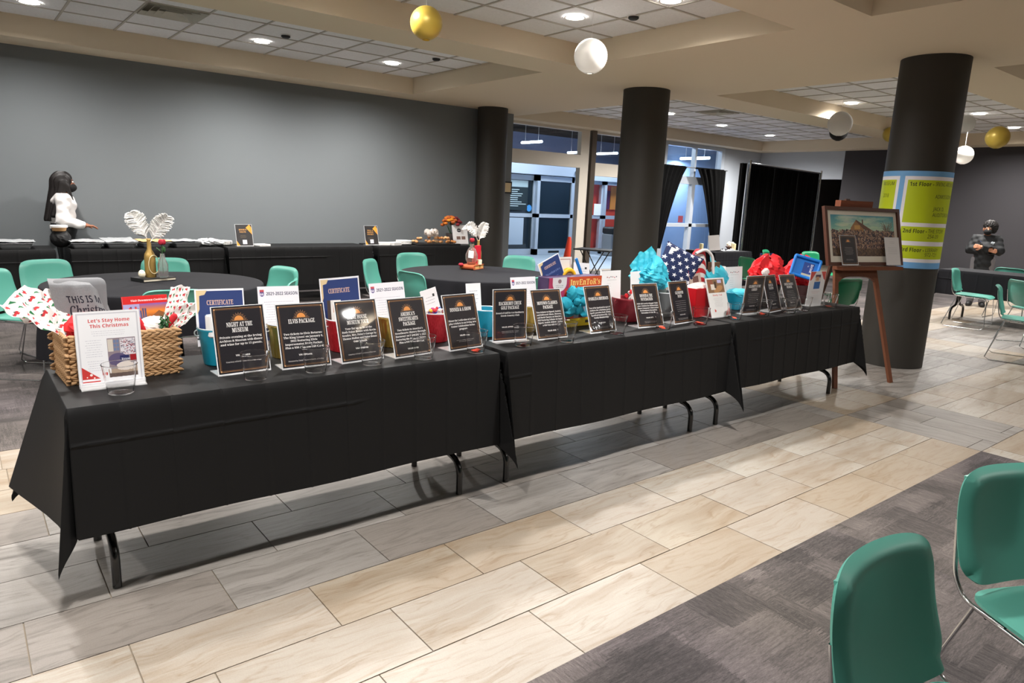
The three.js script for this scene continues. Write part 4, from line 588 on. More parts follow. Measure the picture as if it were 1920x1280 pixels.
paperCard('certificate', 0.875, 0.82, -3.1, 0.205, 0.245, certTex, 'blue certificate sheet standing in the first teal bucket', 9, 0, -1); paperCard('season_sheet', 1.135, 0.82, -3.1, 0.19, 0.245, seasonTex, 'white season sheet behind the museum night sign, leftmost of three', 10, 0, -1); paperCard('certificate', 1.45, 0.83, -3.13, 0.205, 0.26, certTex, 'blue certificate sheet with a curled edge behind the house tour sign', 10, 0, 2.5, 0.02); paperCard('season_sheet', 1.705, 0.8, -3.1, 0.2, 0.26, seasonTex, 'white season sheet behind the three line heading sign, middle of three', 12, 0, 1.5); paperCard('season_sheet', 2.6, 0.8, -3.11, 0.19, 0.255, seasonTex, 'white season sheet behind the golf sign, rightmost of three', 11, 0, 0);
const noteTex = canvasTex(200, 260, (c, w, h) => { c.fillStyle = '#eceaec'; c.fillRect(0, 0, w, h); dashes(c, w / 2, 70, 120, 3, 26, '#8a8a92', 31); c.fillStyle = '#333'; c.fillRect(140, 50, 24, 24); }), ytex = canvasTex(200, 260, (c, w, h) => { c.fillStyle = '#efedee'; c.fillRect(0, 0, w, h); dashes(c, w / 2, 60, 130, 4, 32, '#8a88a0', 33); });
paperCard('gift_letter', 1.96, 0.86, -3.1, 0.1, 0.16, noteTex, 'white letter leaning in the red candy bucket', 6, 0, 14); paperCard('gift_letter', 1.93, 0.87, -3.12, 0.1, 0.13, noteTex, 'plain white envelope tucked behind the leaning letter', 8, 0, -6); paperCard('gift_letter', 2.24, 0.85, -3.13, 0.1, 0.18, ytex, 'white letter behind the dinner and show sign', 8); paperCard('photo_card', 1.39, 0.86, -3.08, 0.07, 0.13, canvasTex(120, 200, (c, w, h) => { c.fillStyle = '#d9d5d2'; c.fillRect(0, 0, w, h); c.fillStyle = '#c08a70'; c.fillRect(50, 30, 40, 60); c.fillStyle = '#3a2c2a'; c.fillRect(0, 0, 30, 200); }), 'small photo card in the red frosted bucket', 8);
function menu(x, z, w, h, label, y = Y0 + 0.1) { const t = thing('folded_menu', label, 'menu card', [x, y, z]); t.rotation.x = -0.08; mesh('front_page', slab((u, v) => [(u - 0.5) * w, v * h, 0], 2, 2, 0.001), mat(0xffffff, 0.6, 0, { map: menuTex }), t); mesh('back_page', slab((u, v) => [-w / 2 + u * w * 0.55, v * h * 1.02, -u * w * 0.6], 2, 2, 0.001), M.paper, t); }
menu(3.335, -3.13, 0.18, 0.225, 'folded white menu card right of the toy box'); menu(4.7, -3.13, 0.22, 0.225, 'folded white menu card left of the red tissue', Y0 + 0.09);
paperCard('gift_tag', 3.56, 0.9, -3.08, 0.19, 0.165, canvasTex(200, 180, (c, w, h) => { c.fillStyle = '#f2f1f1'; c.fillRect(0, 0, w, h); c.fillStyle = '#4f8a86'; c.beginPath(); c.arc(64, 118, 10, 0, 7); c.arc(68, 100, 6, 0, 7); c.fill(); }), 'white card in front of the turquoise tissue', 5, 0, 2);
// toy box
{
  const tex = canvasTex(512, 400, (c, w, h) => {
    const g = c.createLinearGradient(0, 0, w, h); c.fillStyle = '#c8502c'; c.fillRect(0, 0, w, h); c.fillStyle = '#a83458'; c.fillRect(0, 0, 190, h); c.fillStyle = '#c9402f'; c.fillRect(150, 90, 362, 120); c.fillStyle = '#4aa0b8'; c.fillRect(330, 200, 182, 130); c.fillStyle = '#d8d2d6'; c.beginPath(); c.arc(100, 44, 66, 0, Math.PI); c.rect(34, 0, 132, 46); c.fill(); c.fillStyle = '#8a6a70'; c.beginPath(); c.arc(100, 30, 16, 0, 7); c.fill(); dashes(c, 100, 60, 90, 2, 14, '#777', 41);
    c.fillStyle = '#f2d27c'; c.textAlign = 'center'; fit(c, 'InvEnToR’s', 350, 66, 300, 64, 'bold $px serif', 0.9); fit(c, 'Studio', 400, 118, 150, 46, 'bold $px serif'); c.fillStyle = '#e2c21e'; c.fillRect(0, 335, w, 65); c.fillStyle = '#8b8fa0'; c.fillRect(250, 220, 110, 110); c.fillStyle = '#2c2a3c'; c.fillRect(300, 290, 60, 40); c.fillStyle = '#3a3020'; c.fillRect(370, 355, 90, 22);
  });
  const t = thing('toy_box', 'orange and purple toy box for young inventors', 'toy box', [2.93, Y0, -3.1], 0);
  mesh('carton', rbox(0.44, 0.31, 0.1, 0.004, 0, 0.155, 0), mat(0x3c2450, 0.6), t); mesh('printed_front', new THREE.PlaneGeometry(0.438, 0.306).translate(0, 0.156, 0.0512), mat(0xffffff, 0.45, 0, { map: tex }), t);
  const bow = mat(0x1597ae, 0.7, 0, { side: THREE.DoubleSide }); for (const [a, s] of [[0.3, 1], [1.4, 0.9], [2.6, 1.15], [3.6, 1], [4.7, 0.8], [5.7, 0.95]]) mesh('ribbon_loop', crumple(0.1 * s, 0.07 * s, 0.06, a * 7, bow, 0.45, 14, 10).rotateZ(a).translate(-0.035 + Math.cos(a) * 0.055, 0.165 + Math.sin(a) * 0.045, 0.08), bow, t); mesh('bow_knot', crumple(0.05, 0.05, 0.05, 3, bow, 0.3, 12, 8).translate(-0.03, 0.14, 0.1), bow, t);
  for (const s of [-1, 1]) mesh('ribbon_tail', grid((u, v) => [-0.035 + s * (0.02 + v * 0.1) + (u - 0.5) * 0.05, 0.16 - v * 0.1, 0.07 + 0.01 * Math.sin(v * 6)], 3, 8), bow, t);
}
paperCard('certificate', 2.86, 0.98, -3.14, 0.18, 0.19, certTex, 'blue certificate tilted behind the toy box', 6, 0, 22); paperCard('gift_letter', 2.93, 0.96, -3.17, 0.16, 0.2, canvasTex(160, 200, (c, w, h) => { c.fillStyle = '#e6dfd8'; c.fillRect(0, 0, w, h); c.strokeStyle = '#b08a80'; c.lineWidth = 5; c.strokeRect(14, 14, w - 28, h - 28); }), 'cream framed letter sticking out of the toy box', 4);
{ const t = thing('ring_toy', 'yellow and orange toy wheel behind the toy box', 'toy', [2.965, 1.03, -3.16]); mesh('wheel_rim', new THREE.TorusGeometry(0.05, 0.017, 8, 28), mat(0xf0b820, 0.5), t); mesh('wheel_hub', cyl(0.04, 0.04, 0.02, 0, 0, 0, 24).rotateX(Math.PI / 2), mat(0x8a6a5c, 0.6), t); const k = thing('blue_marker', 'long blue stick leaning out of the toy box', 'marker', [3.08, 1.03, -3.15]); k.rotation.z = 0.5; mesh('stick', rbox(0.02, 0.2, 0.012, 0.004, 0, 0.04, 0), mat(0x1f78c8, 0.4), k); }
paperCard('gift_letter', 3.1, 0.98, -3.18, 0.14, 0.14, noteTex, 'white booklet behind the blue stick', 6, 0, -4);
// turquoise tissue bag, flag pillow, red box and neighbours
{ const t = thing('tissue_bundle', 'turquoise tissue bundle left of the flag pillow', 'tissue paper', [3.69, 0.91, -3.12]); mesh('tissue_fold', crumple(0.28, 0.22, 0.2, 5, turq, 0.85, 30, 20), turq, t); mesh('tissue_peak', sheetGeo([-0.2, 0.2, 0], [-0.1, 0.28, -0.02], [0.04, 0.1, 0.05], [-0.08, 0.05, 0.05], 0.02, 3), turq, t); mesh('tissue_peak', sheetGeo([-0.07, 0.27, -0.02], [0.02, 0.31, -0.03], [0.12, 0.12, 0.03], [-0.02, 0.1, 0.05], 0.02, 8), turq, t); mesh('tissue_peak', sheetGeo([0.02, 0.28, -0.02], [0.08, 0.22, -0.03], [0.22, 0.03, 0.03], [0.05, 0.04, 0.05], 0.02, 18), turq, t); mesh('inner_pail', lathe([[0, 0], [0.085, 0], [0.105, 0.15], [0.1, 0.15], [0.08, 0.005]], 32).translate(-0.03, -0.166, -0.01), pewter, t); }
{ const t = thing('cream_bag', 'cream paper bag between the pewter bucket and red box', 'bag', [3.88, Y0, -3.17]); mesh('bag_body', slab((u, v) => [(u - 0.5) * 0.16, v * 0.2, 0.03 * (1 - 4 * (u - 0.5) ** 2) + 0.006 * Math.sin(u * 9 + v * 5)], 10, 10, 0.05), mat(0xd6cdbf, 0.85), t); }
{
  const flag = canvasTex(512, 512, (c, w, h) => { c.fillStyle = '#1f2a52'; c.fillRect(0, 0, w, h); c.fillStyle = '#f0eef0'; for (let r = 0; r < 6; r++) for (let q = 0; q < 5; q++) { const x = q * 108 + (r % 2) * 54 + 24, y = r * 88 + 40; c.beginPath(); for (let k = 0; k < 10; k++) { const a = -Math.PI / 2 + k * Math.PI / 5, s = k % 2 ? 14 : 36; c.lineTo(x + Math.cos(a) * s, y + Math.sin(a) * s); } c.fill(); } });
  const pillow = (w, h, t) => { const f = (s) => grid((u, v) => { const a = u * 2 - 1, b = v * 2 - 1, k = Math.pow(Math.max(0, (1 - a ** 4) * (1 - b ** 4)), 0.5); return [a * w / 2 * (1 - 0.06 * (1 - b * b)) * s, b * h / 2 * (1 - 0.06 * (1 - a * a)), s * k * t / 2]; }, 20, 20); return merge([f(1), f(-1)]); };
  const t = thing('flag_pillow', 'navy pillow with white stars above the red box', 'pillow', [3.99, 1.075, -3.13]); t.rotation.set(-0.15, -0.62, -0.42, 'YXZ'); mesh('cushion', pillow(0.29, 0.27, 0.1), mat(0xffffff, 0.9, 0, { map: flag }), t); mesh('seam', new THREE.TorusGeometry(0.008, 0.004, 4, 8).translate(-0.128, 0.12, 0), M.red, t); mesh('price_tag', box(0.045, 0.05, 0.002, -0.09, 0.075, 0.042), M.white, t);
  const stripe = canvasTex(256, 256, (c, w, h) => { for (let i = 0; i < 8; i++) { c.fillStyle = i % 2 ? '#efe9e6' : '#c3262f'; c.fillRect(0, i * 32, w, 32); } });
  const s = thing('striped_bag', 'red and white striped bag behind the star pillow', 'bag', [4.24, 0.93, -3.14]); mesh('bag_body', slab((u, v) => [(u - 0.5) * (0.24 - 0.06 * v * v), v * 0.27 - 0.09 * (u - 0.4) ** 2 * v * 4, 0.03 * Math.sin(Math.PI * u)], 14, 14, 0.05), mat(0xffffff, 0.85, 0, { map: stripe }), s); mesh('strap', rod([[-0.1, 0.24, 0.04], [0.0, 0.275, 0.05], [0.08, 0.22, 0.06], [0.11, 0.05, 0.06]], 0.011, 0.06, 8), M.white, s);
  const b = thing('red_box', 'glossy red gift box under the star pillow', 'box', [4.1, Y0, -3.03], 0.05); mesh('box_wall', merge([box(0.25, 0.2, 0.006, 0, 0.1, 0.08), box(0.25, 0.2, 0.006, 0, 0.1, -0.08), box(0.006, 0.2, 0.16, -0.125, 0.1, 0), box(0.006, 0.2, 0.16, 0.125, 0.1, 0), box(0.25, 0.006, 0.16, 0, 0.004, 0)]), mat(0xc0121d, 0.4), b);
  paperCard('magazine', 4.1, 0.88, -3.02, 0.13, 0.19, canvasTex(180, 260, (c, w, h) => { c.fillStyle = '#b9a79c'; c.fillRect(0, 0, w, h); c.fillStyle = '#c52a30'; c.fillRect(0, 0, w, 46); c.fillStyle = '#6a4a44'; c.fillRect(50, 70, 90, 110); c.fillStyle = '#2a3050'; c.fillRect(0, 190, 70, 70); c.fillStyle = '#e6ded8'; c.fillRect(80, 180, 100, 80); }), 'red topped magazine leaning on the star pillow', 10, 0, 8);
  const k = thing('wooden_block_sign', 'small brown sign with white letters beside the striped bag', 'sign', [4.37, 0.9, -3.1], -0.2); mesh('plank', box(0.1, 0.19, 0.02, 0, 0.11, 0), mat(0x5e4634, 0.7), k); for (let i = 0; i < 3; i++) mesh('letter_stroke', box(0.07, 0.018, 0.003, 0, 0.07 + i * 0.045, 0.011), M.white, k);
  const r = thing('tissue_bundle', 'turquoise ribbon and tissue above the white photo sign', 'tissue paper', [4.42, 0.9, -3.11]); mesh('tissue_fold', crumple(0.24, 0.17, 0.12, 21, turq, 0.4), turq, r); mesh('tissue_peak', sheetGeo([-0.1, 0.29, -0.02], [-0.06, 0.27, -0.03], [0.04, 0.12, 0.02], [-0.04, 0.1, 0.02], 0.008, 5), turq, r);
  const q = thing('paper_stuffing', 'white crinkled paper filling the red gift box', 'paper', [4.1, 0.9, -3.03]); mesh('paper_wad', crumple(0.24, 0.07, 0.14, 31, M.white, 0.3), mat(0xf1dcd8, 0.9), q);
}
{ const t = thing('tissue_bundle', 'turquoise tissue in the bucket left of the three close signs', 'tissue paper', [4.66, 0.83, -3.06]); mesh('tissue_fold', crumple(0.19, 0.07, 0.17, 8, turq, 0.35), turq, t);
  const r = thing('tissue_bundle', 'bright red tissue bundle behind the three close signs', 'tissue paper', [5.1, 0.88, -3.1]); mesh('tissue_fold', crumple(0.38, 0.23, 0.2, 17, redTissue, 0.85, 30, 18), redTissue, r); mesh('tissue_peak', sheetGeo([-0.22, 0.16, 0], [-0.12, 0.2, 0], [-0.02, 0.02, 0.05], [-0.18, 0.02, 0.05], 0.02, 2), redTissue, r); mesh('tissue_peak', sheetGeo([0.03, 0.2, 0], [0.2, 0.21, 0], [0.22, 0.02, 0.05], [0.02, 0.02, 0.05], 0.03, 12), redTissue, r);
  const s = thing('tissue_bundle', 'red tissue bundle around the blue tray at the table end', 'tissue paper', [5.66, 0.84, -3.13]); mesh('tissue_fold', crumple(0.38, 0.25, 0.2, 27, redTissue, 0.8, 30, 18), redTissue, s); mesh('tissue_peak', sheetGeo([0.02, 0.24, -0.03], [0.12, 0.27, -0.05], [0.3, 0.13, 0], [0.1, 0.06, 0.05], 0.02, 6), redTissue, s);
  const c = thing('clear_gift_box', 'clear gift box with lilac filling above the red tissue', 'gift box', [5.1, 1.06, -3.13], 0.2); mesh('box_shell', box(0.13, 0.1, 0.06, 0, 0.05, 0), M.clear, c); mesh('filling', rbox(0.11, 0.07, 0.045, 0.01, 0, 0.04, 0), mat(0xa898ae, 0.7), c);
  const m = mesh('plush_ornament', crumple(0.08, 0.06, 0.05, 13, M.white, 0.3).translate(4.95, 0.99, -3.03), mat(0xeee2de, 0.9)); tag(m, 'white plush ornament on the left of the red tissue', 'ornament');
  const b = thing('blue_tray', 'blue plastic tray with a white product label', 'tray', [5.46, 0.97, -3.0]); b.rotation.set(-0.3, -0.85, -0.24, 'YXZ'); b.scale.setScalar(0.78);
  const lab = canvasTex(160, 220, (q, w, h) => { q.fillStyle = '#1b3f8c'; q.fillRect(0, 0, w, h); q.save(); q.translate(104, 12); q.rotate(Math.PI / 2); q.fillStyle = '#f2f4f8'; q.font = 'bold 52px sans-serif'; q.fillText('Drink', 0, 0); q.font = '26px sans-serif'; q.fillText('To', 30, 42); q.restore(); q.fillStyle = '#c9c4a8'; q.fillRect(0, 180, w, 40); });
  mesh('tray_shell', merge([rbox(0.26, 0.2, 0.012, 0.006, 0, 0.1, -0.02), rbox(0.28, 0.03, 0.04, 0.012, 0, 0.205, 0), rbox(0.28, 0.03, 0.04, 0.012, 0, 0, 0), rbox(0.03, 0.22, 0.04, 0.012, -0.13, 0.1, 0), rbox(0.03, 0.22, 0.04, 0.012, 0.13, 0.1, 0)]), mat(0x1478d2, 0.35), b); mesh('tray_label', new THREE.PlaneGeometry(0.11, 0.15).translate(0.03, 0.09, -0.012), mat(0xffffff, 0.5, 0, { map: lab }), b); }

// ---------------------------------------------------------------- floor directory on the column
{
  const Wd = 1400, Hd = 880, L = R(234), ph = (deg) => Wd * (0.5 + deg / 234);
  const tex = canvasTex(Wd, Hd, (c, w, h) => {
    c.fillStyle = '#6ba4d8'; c.fillRect(0, 0, w, h); const yy = (m) => (1.921 - m) / 0.92 * h; c.fillStyle = '#e4e2e8'; c.fillRect(ph(-117), yy(1.872), ph(-29) - ph(-117), yy(1.06) - yy(1.872)); c.fillRect(ph(-20), yy(1.872), ph(100) - ph(-20), yy(1.06) - yy(1.872));
    c.fillStyle = '#b4c40c'; const rows = [[1.837, 1.437], [1.4, 1.262], [1.22, 1.095]]; for (const [a, b] of rows) { c.fillRect(ph(-115), yy(a), ph(-34.5) - ph(-115), yy(b) - yy(a)); c.fillRect(ph(-14.5), yy(a), ph(96) - ph(-14.5), yy(b) - yy(a)); }
    c.fillStyle = '#23270a'; c.textAlign = 'left'; const T = (s, deg, m, size, st = 'bold $px sans-serif', mw = 300) => fit(c, s, ph(deg), yy(m), mw, size, st);
    T('1st Floor -', -11, 1.78, 50, undefined, 240); T('2nd Floor -', -11, 1.34, 50, undefined, 240); T('3rd Floor -', -11, 1.16, 50, undefined, 240); const n = '$px sans-serif';
    T('IRVING ARCHIVES', 31, 1.785, 46, n); T('ADMISSIONS', 34, 1.67, 46, n); T('JACK D.', 34, 1.555, 46, n); T('AUDITORIUM', 34, 1.5, 46, n); T('THE STORY', 31, 1.345, 46, n); T('254-39', 31, 1.295, 46, n); T('LIBRARY', 31, 1.165, 46, n); T('972-721', 31, 1.12, 46, n);
    c.textAlign = 'right'; T('MUSEUM', -37.5, 1.785, 46, n); T('2018', -47, 1.67, 46, n);
  });
  const g = new THREE.CylinderGeometry(0.304, 0.304, 0.92, 60, 1, true, R(-67.8) - L / 2, L), m = mesh('floor_directory', g, mat(0xffffff, 0.5, 0, { map: tex, side: THREE.DoubleSide })); m.position.set(7.5, 1.461, -3.06); tag(m, 'blue and lime floor directory wrapped around the column', 'directory sign');
}
// ---------------------------------------------------------------- easel with framed picture
{
  const lean = R(14), e = thing('wooden_easel', 'brown wooden easel holding the framed picture', 'easel', [5.89, 0, -2.815], R(-13.35)), q = (u, v, w = 0) => [u, v * Math.cos(lean) + w * Math.sin(lean), -v * Math.sin(lean) + w * Math.cos(lean)];
  const bar = (a, b, t, d) => { const A = V(...a), B = V(...b), g = new THREE.BoxGeometry(t, A.distanceTo(B), d); g.applyQuaternion(new THREE.Quaternion().setFromUnitVectors(V(0, 1, 0), B.clone().sub(A).normalize())); const m = A.add(B).multiplyScalar(0.5); return g.translate(m.x, m.y, m.z); };
  mesh('leg', bar(q(0.0, 0.0), q(0.12, 1.08), 0.045, 0.024), M.wood, e); mesh('leg', bar(q(0.715, 0.0), q(0.6, 1.08), 0.045, 0.024), M.wood, e); mesh('rear_leg', bar([0.36, 0, -0.75], q(0.36, 1.5, -0.05), 0.035, 0.022), M.woodDark, e);
  mesh('apron', slab((u, v) => q(0.1 + u * 0.52, 0.9 + v * 0.15 + (1 - v) * 0.075 * (1 - (2 * u - 1) ** 4), 0.012), 16, 4, 0.022), M.wood, e); mesh('ledge', bar(q(0.08, 1.045, 0.05), q(0.86, 1.045, 0.05), 0.03, 0.11), M.wood, e);
  mesh('mast', bar(q(0.36, 1.0, -0.03), q(0.36, 1.68, -0.03), 0.05, 0.022), M.woodDark, e); mesh('top_clamp', bar(q(0.19, 1.625, 0.01), q(0.6, 1.625, 0.01), 0.06, 0.06), mat(0x7a4128, 0.5), e);
  const pic = canvasTex(1024, 620, (c, w, h) => {
    const g = c.createLinearGradient(0, 0, 0, 330); g.addColorStop(0, '#3f8fa3'); g.addColorStop(0.6, '#7fb7a8'); g.addColorStop(1, '#c9cfa6'); c.fillStyle = g; c.fillRect(0, 0, w, h); for (let i = 0; i < 260; i++) { c.fillStyle = `rgba(${190 + NT[i] * 40},${205 + NT[i + 9] * 30},${170 + NT[i + 3] * 40},0.12)`; c.beginPath(); c.ellipse(120 + NT[i * 7] * 800, 20 + NT[i * 11] * 230, 40 + NT[i * 3] * 70, 14 + NT[i * 5] * 18, 0, 0, 7); c.fill(); }
    c.fillStyle = '#9a7048'; c.beginPath(); c.moveTo(300, 330); c.lineTo(310, 190); c.lineTo(400, 70); c.lineTo(520, 200); c.lineTo(520, 330); c.fill(); c.fillStyle = '#c79a58'; c.fillRect(370, 150, 90, 60); c.fillStyle = '#6a4a3a'; c.beginPath(); c.moveTo(400, 64); c.lineTo(700, 250); c.lineTo(720, 285); c.lineTo(520, 210); c.lineTo(395, 84); c.fill(); c.fillStyle = '#5a3c30'; c.fillRect(496, 60, 18, 70); c.fillStyle = '#b8b072'; c.fillRect(540, 225, 130, 70);
    c.strokeStyle = '#6b5140'; for (let i = 0; i < 40; i++) { c.lineWidth = 2 + NT[i] * 3; c.beginPath(); c.moveTo(880, 330); c.quadraticCurveTo(860 + NT[i * 3] * 80, 200, 800 + NT[i * 9] * 200, 70 + NT[i * 4] * 180); c.stroke(); }
    c.fillStyle = '#4a3d3a'; c.fillRect(0, 280, w, 340); for (let i = 0; i < 1500; i++) { const y = 230 + NT[i * 13 + 5] * 390, x = NT[i * 3 + 1] * w; c.fillStyle = ['#5d4a48', '#3a3038', '#7b6152', '#8f7464', '#4c4450', '#a08a76', '#2e2830'][i % 7]; c.beginPath(); c.ellipse(x, y, 9 + NT[i] * 7, 13 + NT[i + 2] * 12, 0, 0, 7); c.fill(); } for (let i = 0; i < 420; i++) { c.fillStyle = ['#b08b72', '#9b765f', '#c4a288'][i % 3]; c.beginPath(); c.arc(NT[i * 31] * w, 240 + NT[i * 17 + 4] * 300, 5 + NT[i] * 3, 0, 7); c.fill(); } c.fillStyle = 'rgba(74,58,44,0.55)'; c.fillRect(0, 500, w, 120); for (let i = 0; i < 900; i++) { c.fillStyle = ['#6b543e', '#54402f', '#7d6248'][i % 3]; c.fillRect(NT[i * 7] * w, 500 + NT[i * 11] * 120, 6, 5); }
  });
  const f = thing('framed_picture', 'framed painting of a crowd before a gabled house', 'picture', [5.89, 0, -2.815], R(-13.35)), g = new THREE.Group(); g.name = 'frame_assembly'; f.add(g); g.rotation.x = -lean; g.position.y = 0; const W = 0.96, H2 = 0.52, cx = 0.43, cy = 1.325, z = 0.055;
  mesh('frame_rail', merge([box(W, 0.03, 0.03, cx, cy + H2 / 2 - 0.015, z), box(W, 0.03, 0.03, cx, cy - H2 / 2 + 0.015, z), box(0.03, H2 - 0.06, 0.03, cx - W / 2 + 0.015, cy, z), box(0.03, H2 - 0.06, 0.03, cx + W / 2 - 0.015, cy, z)]), M.woodDark, g);
  mesh('mat_board', box(W - 0.05, H2 - 0.05, 0.006, cx, cy, z - 0.006), mat(0xd8d2c4, 0.8), g); mesh('print', new THREE.PlaneGeometry(0.81, 0.365).translate(cx + 0.005, cy + 0.008, z - 0.0018), mat(0xffffff, 0.3, 0, { map: pic, clearcoat: 1, clearcoatRoughness: 0.02 }), g); mesh('backing', box(W - 0.02, H2 - 0.02, 0.008, cx, cy, z - 0.012), M.matte, g);
  const ledge = (u, label, tx, tilt, w = SW, h = SH) => { const a = R(-13.35), p = V(...q(u, 1.066, 0.085)).applyAxisAngle(V(0, 1, 0), a); const t = thing('sign_holder', label, 'sign', [5.89 + p.x, p.y, -2.815 + p.z], a, 'table signs in clear holders'); holder(t, tx, tilt, w, h); mesh('clear_base', box(w, 0.003, 0.03, 0, 0.0015, 0.005), M.acrylic, t); };
  ledge(0.2, 'small black sign standing on the easel ledge', sunSign([], null, '', null, 50), 17, 0.2, 0.26); ledge(0.76, 'small white sign standing on the easel ledge', canvasTex(300, 420, (c, w, h) => { c.fillStyle = '#d6d4d4'; c.fillRect(0, 0, w, h); dashes(c, w / 2, 60, 120, 2, 26, '#a5a2a4', 61); dashes(c, w / 2, 160, 210, 4, 30, '#8f8c90', 62); }), 15, 0.19, 0.25);
}
// ---------------------------------------------------------------- round table centrepieces
function feather(t, base, tip, width, m, bend) {
  const A = V(...base), B = V(...tip), d = B.clone().sub(A), L = d.length(), side = V(-d.z, 0, d.x).length() > 0.01 ? V(d.y, -d.x, 0).normalize() : V(1, 0, 0), g = [];
  const C = (s) => A.clone().addScaledVector(d, s).add(V(bend[0], bend[1], bend[2]).multiplyScalar(s * (1 - s) * 4 * 0.5));
  for (let i = 0; i < 150; i++) { const s = 0.1 + 0.9 * i / 150, w = width * Math.pow(Math.sin(Math.PI * Math.min(1, 0.1 + s * 0.86)), 0.6); for (const k of [-1, 1]) { const P0 = C(s), P1 = C(Math.min(1.06, s + 0.13)).addScaledVector(side, k * w * rr(0.75, 1.25)).add(V(0, 0, rr(-0.02, 0.02))), mid = P0.clone().lerp(P1, 0.5).add(V(0, 0.012, rr(-0.008, 0.008))); g.push(new THREE.TubeGeometry(new THREE.QuadraticBezierCurve3(P0, mid, P1), 3, 0.0032, 3)); } }
  const f = mesh('barbs', merge(g), m, t); f.userData.kind = 'stuff'; mesh('quill', new THREE.TubeGeometry(new THREE.CatmullRomCurve3([0, 0.25, 0.5, 0.75, 1].map(C)), 12, 0.003, 5), m, t);
}
const featherMat = mat(0xf4f2ee, 0.9), petal = mat(0xa3132b, 0.7), leafM = mat(0x2f5a2c, 0.7);
function rose(x, y0, y1, z, label) {
  const t = thing('rose', label, 'flower', [x, y0, z]), h = y1 - y0; mesh('stem', cyl(0.003, 0.003, h, 0, h / 2, 0, 6), leafM, t); for (let k = 0; k < 7; k++) { const a = k * 2.4, r = 0.008 + k * 0.0022; mesh('petal', at(new THREE.SphereGeometry(0.019, 8, 6).scale(1, 1.15, 0.4), Math.sin(a) * r, h + 0.012, Math.cos(a) * r, 0, a, 0), petal, t); } for (const a of [0.5, 2.6, 4.4]) mesh('leaf', at(new THREE.SphereGeometry(0.025, 6, 4).scale(0.55, 1, 0.12), Math.sin(a) * 0.025, h - 0.045, Math.cos(a) * 0.025, 0.4, a, 0.4), leafM, t);
}
const goldBottle = mat(0xa8894c, 0.45, 0.45), bottleP = (r, h) => [[0, 0], [r, 0], [r, h * 0.5], [r * 0.9, h * 0.6], [r * 0.42, h * 0.72], [r * 0.36, h * 0.96], [r * 0.42, h], [0, h]];
{
  const x = 1.2, z = -6.03, y = 0.748;
  const b = thing('black_book', 'thin black book under the gold bottle', 'book', [x, y, z], 0.35); mesh('cover', merge([box(0.27, 0.004, 0.17, 0, 0.024, 0), box(0.27, 0.004, 0.17, 0, 0.002, 0), box(0.004, 0.026, 0.17, -0.135, 0.013, 0)]), M.black, b); mesh('pages', box(0.26, 0.018, 0.16, 0.002, 0.013, 0), mat(0xcfc6b2, 0.9), b);
  const g = thing('gold_bottle', 'gold painted wine bottle with white feathers', 'bottle', [x - 0.02, y + 0.027, z]); mesh('bottle_glass', lathe(bottleP(0.04, 0.3), 28), goldBottle, g); mesh('twine', new THREE.TorusGeometry(0.06, 0.003, 5, 24).scale(0.7, 1.2, 1).rotateY(0.3).translate(0.02, 0.1, 0.035), mat(0xd8c8a0, 0.9), g);
  const f1 = thing('white_feather', 'white feather leaning left out of the gold bottle', 'feather', [x - 0.02, y + 0.32, z]); feather(f1, [0, -0.02, 0], [-0.115, 0.2, 0], 0.06, featherMat, [-0.02, 0.06, 0]); const f2 = thing('white_feather', 'white feather leaning right out of the gold bottle', 'feather', [x - 0.01, y + 0.32, z + 0.01]); feather(f2, [0, -0.02, 0], [0.125, 0.18, 0.04], 0.06, featherMat, [0.01, 0.04, 0]);
  const c = thing('clear_bottle', 'clear ribbed bottle beside the gold bottle', 'bottle', [x + 0.06, y + 0.027, z + 0.05]); mesh('bottle_glass', lathe([[0, 0], [0.036, 0], [0.038, 0.1], [0.02, 0.15], [0.016, 0.18], [0.019, 0.185], [0.016, 0.185], [0.013, 0.178], [0.017, 0.15], [0.034, 0.1], [0.033, 0.006], [0, 0.006]], 28), mat(0xf0ecea, 0.06, 0, { transmission: 0.9, thickness: 0.01, ior: 1.4 }), c); rose(x + 0.06, y + 0.06, y + 0.29, z + 0.05, 'dark red rose in the clear ribbed bottle');
  const k = thing('votive_candle', 'small cream candle on the black book', 'candle', [x - 0.09, y + 0.027, z + 0.04]); mesh('wax', crumple(0.05, 0.06, 0.05, 4, M.white, 0.15), mat(0xe6dcc2, 0.8), k); mesh('wick', cyl(0.001, 0.001, 0.012, 0, 0.064, 0, 4), M.black, k);
}
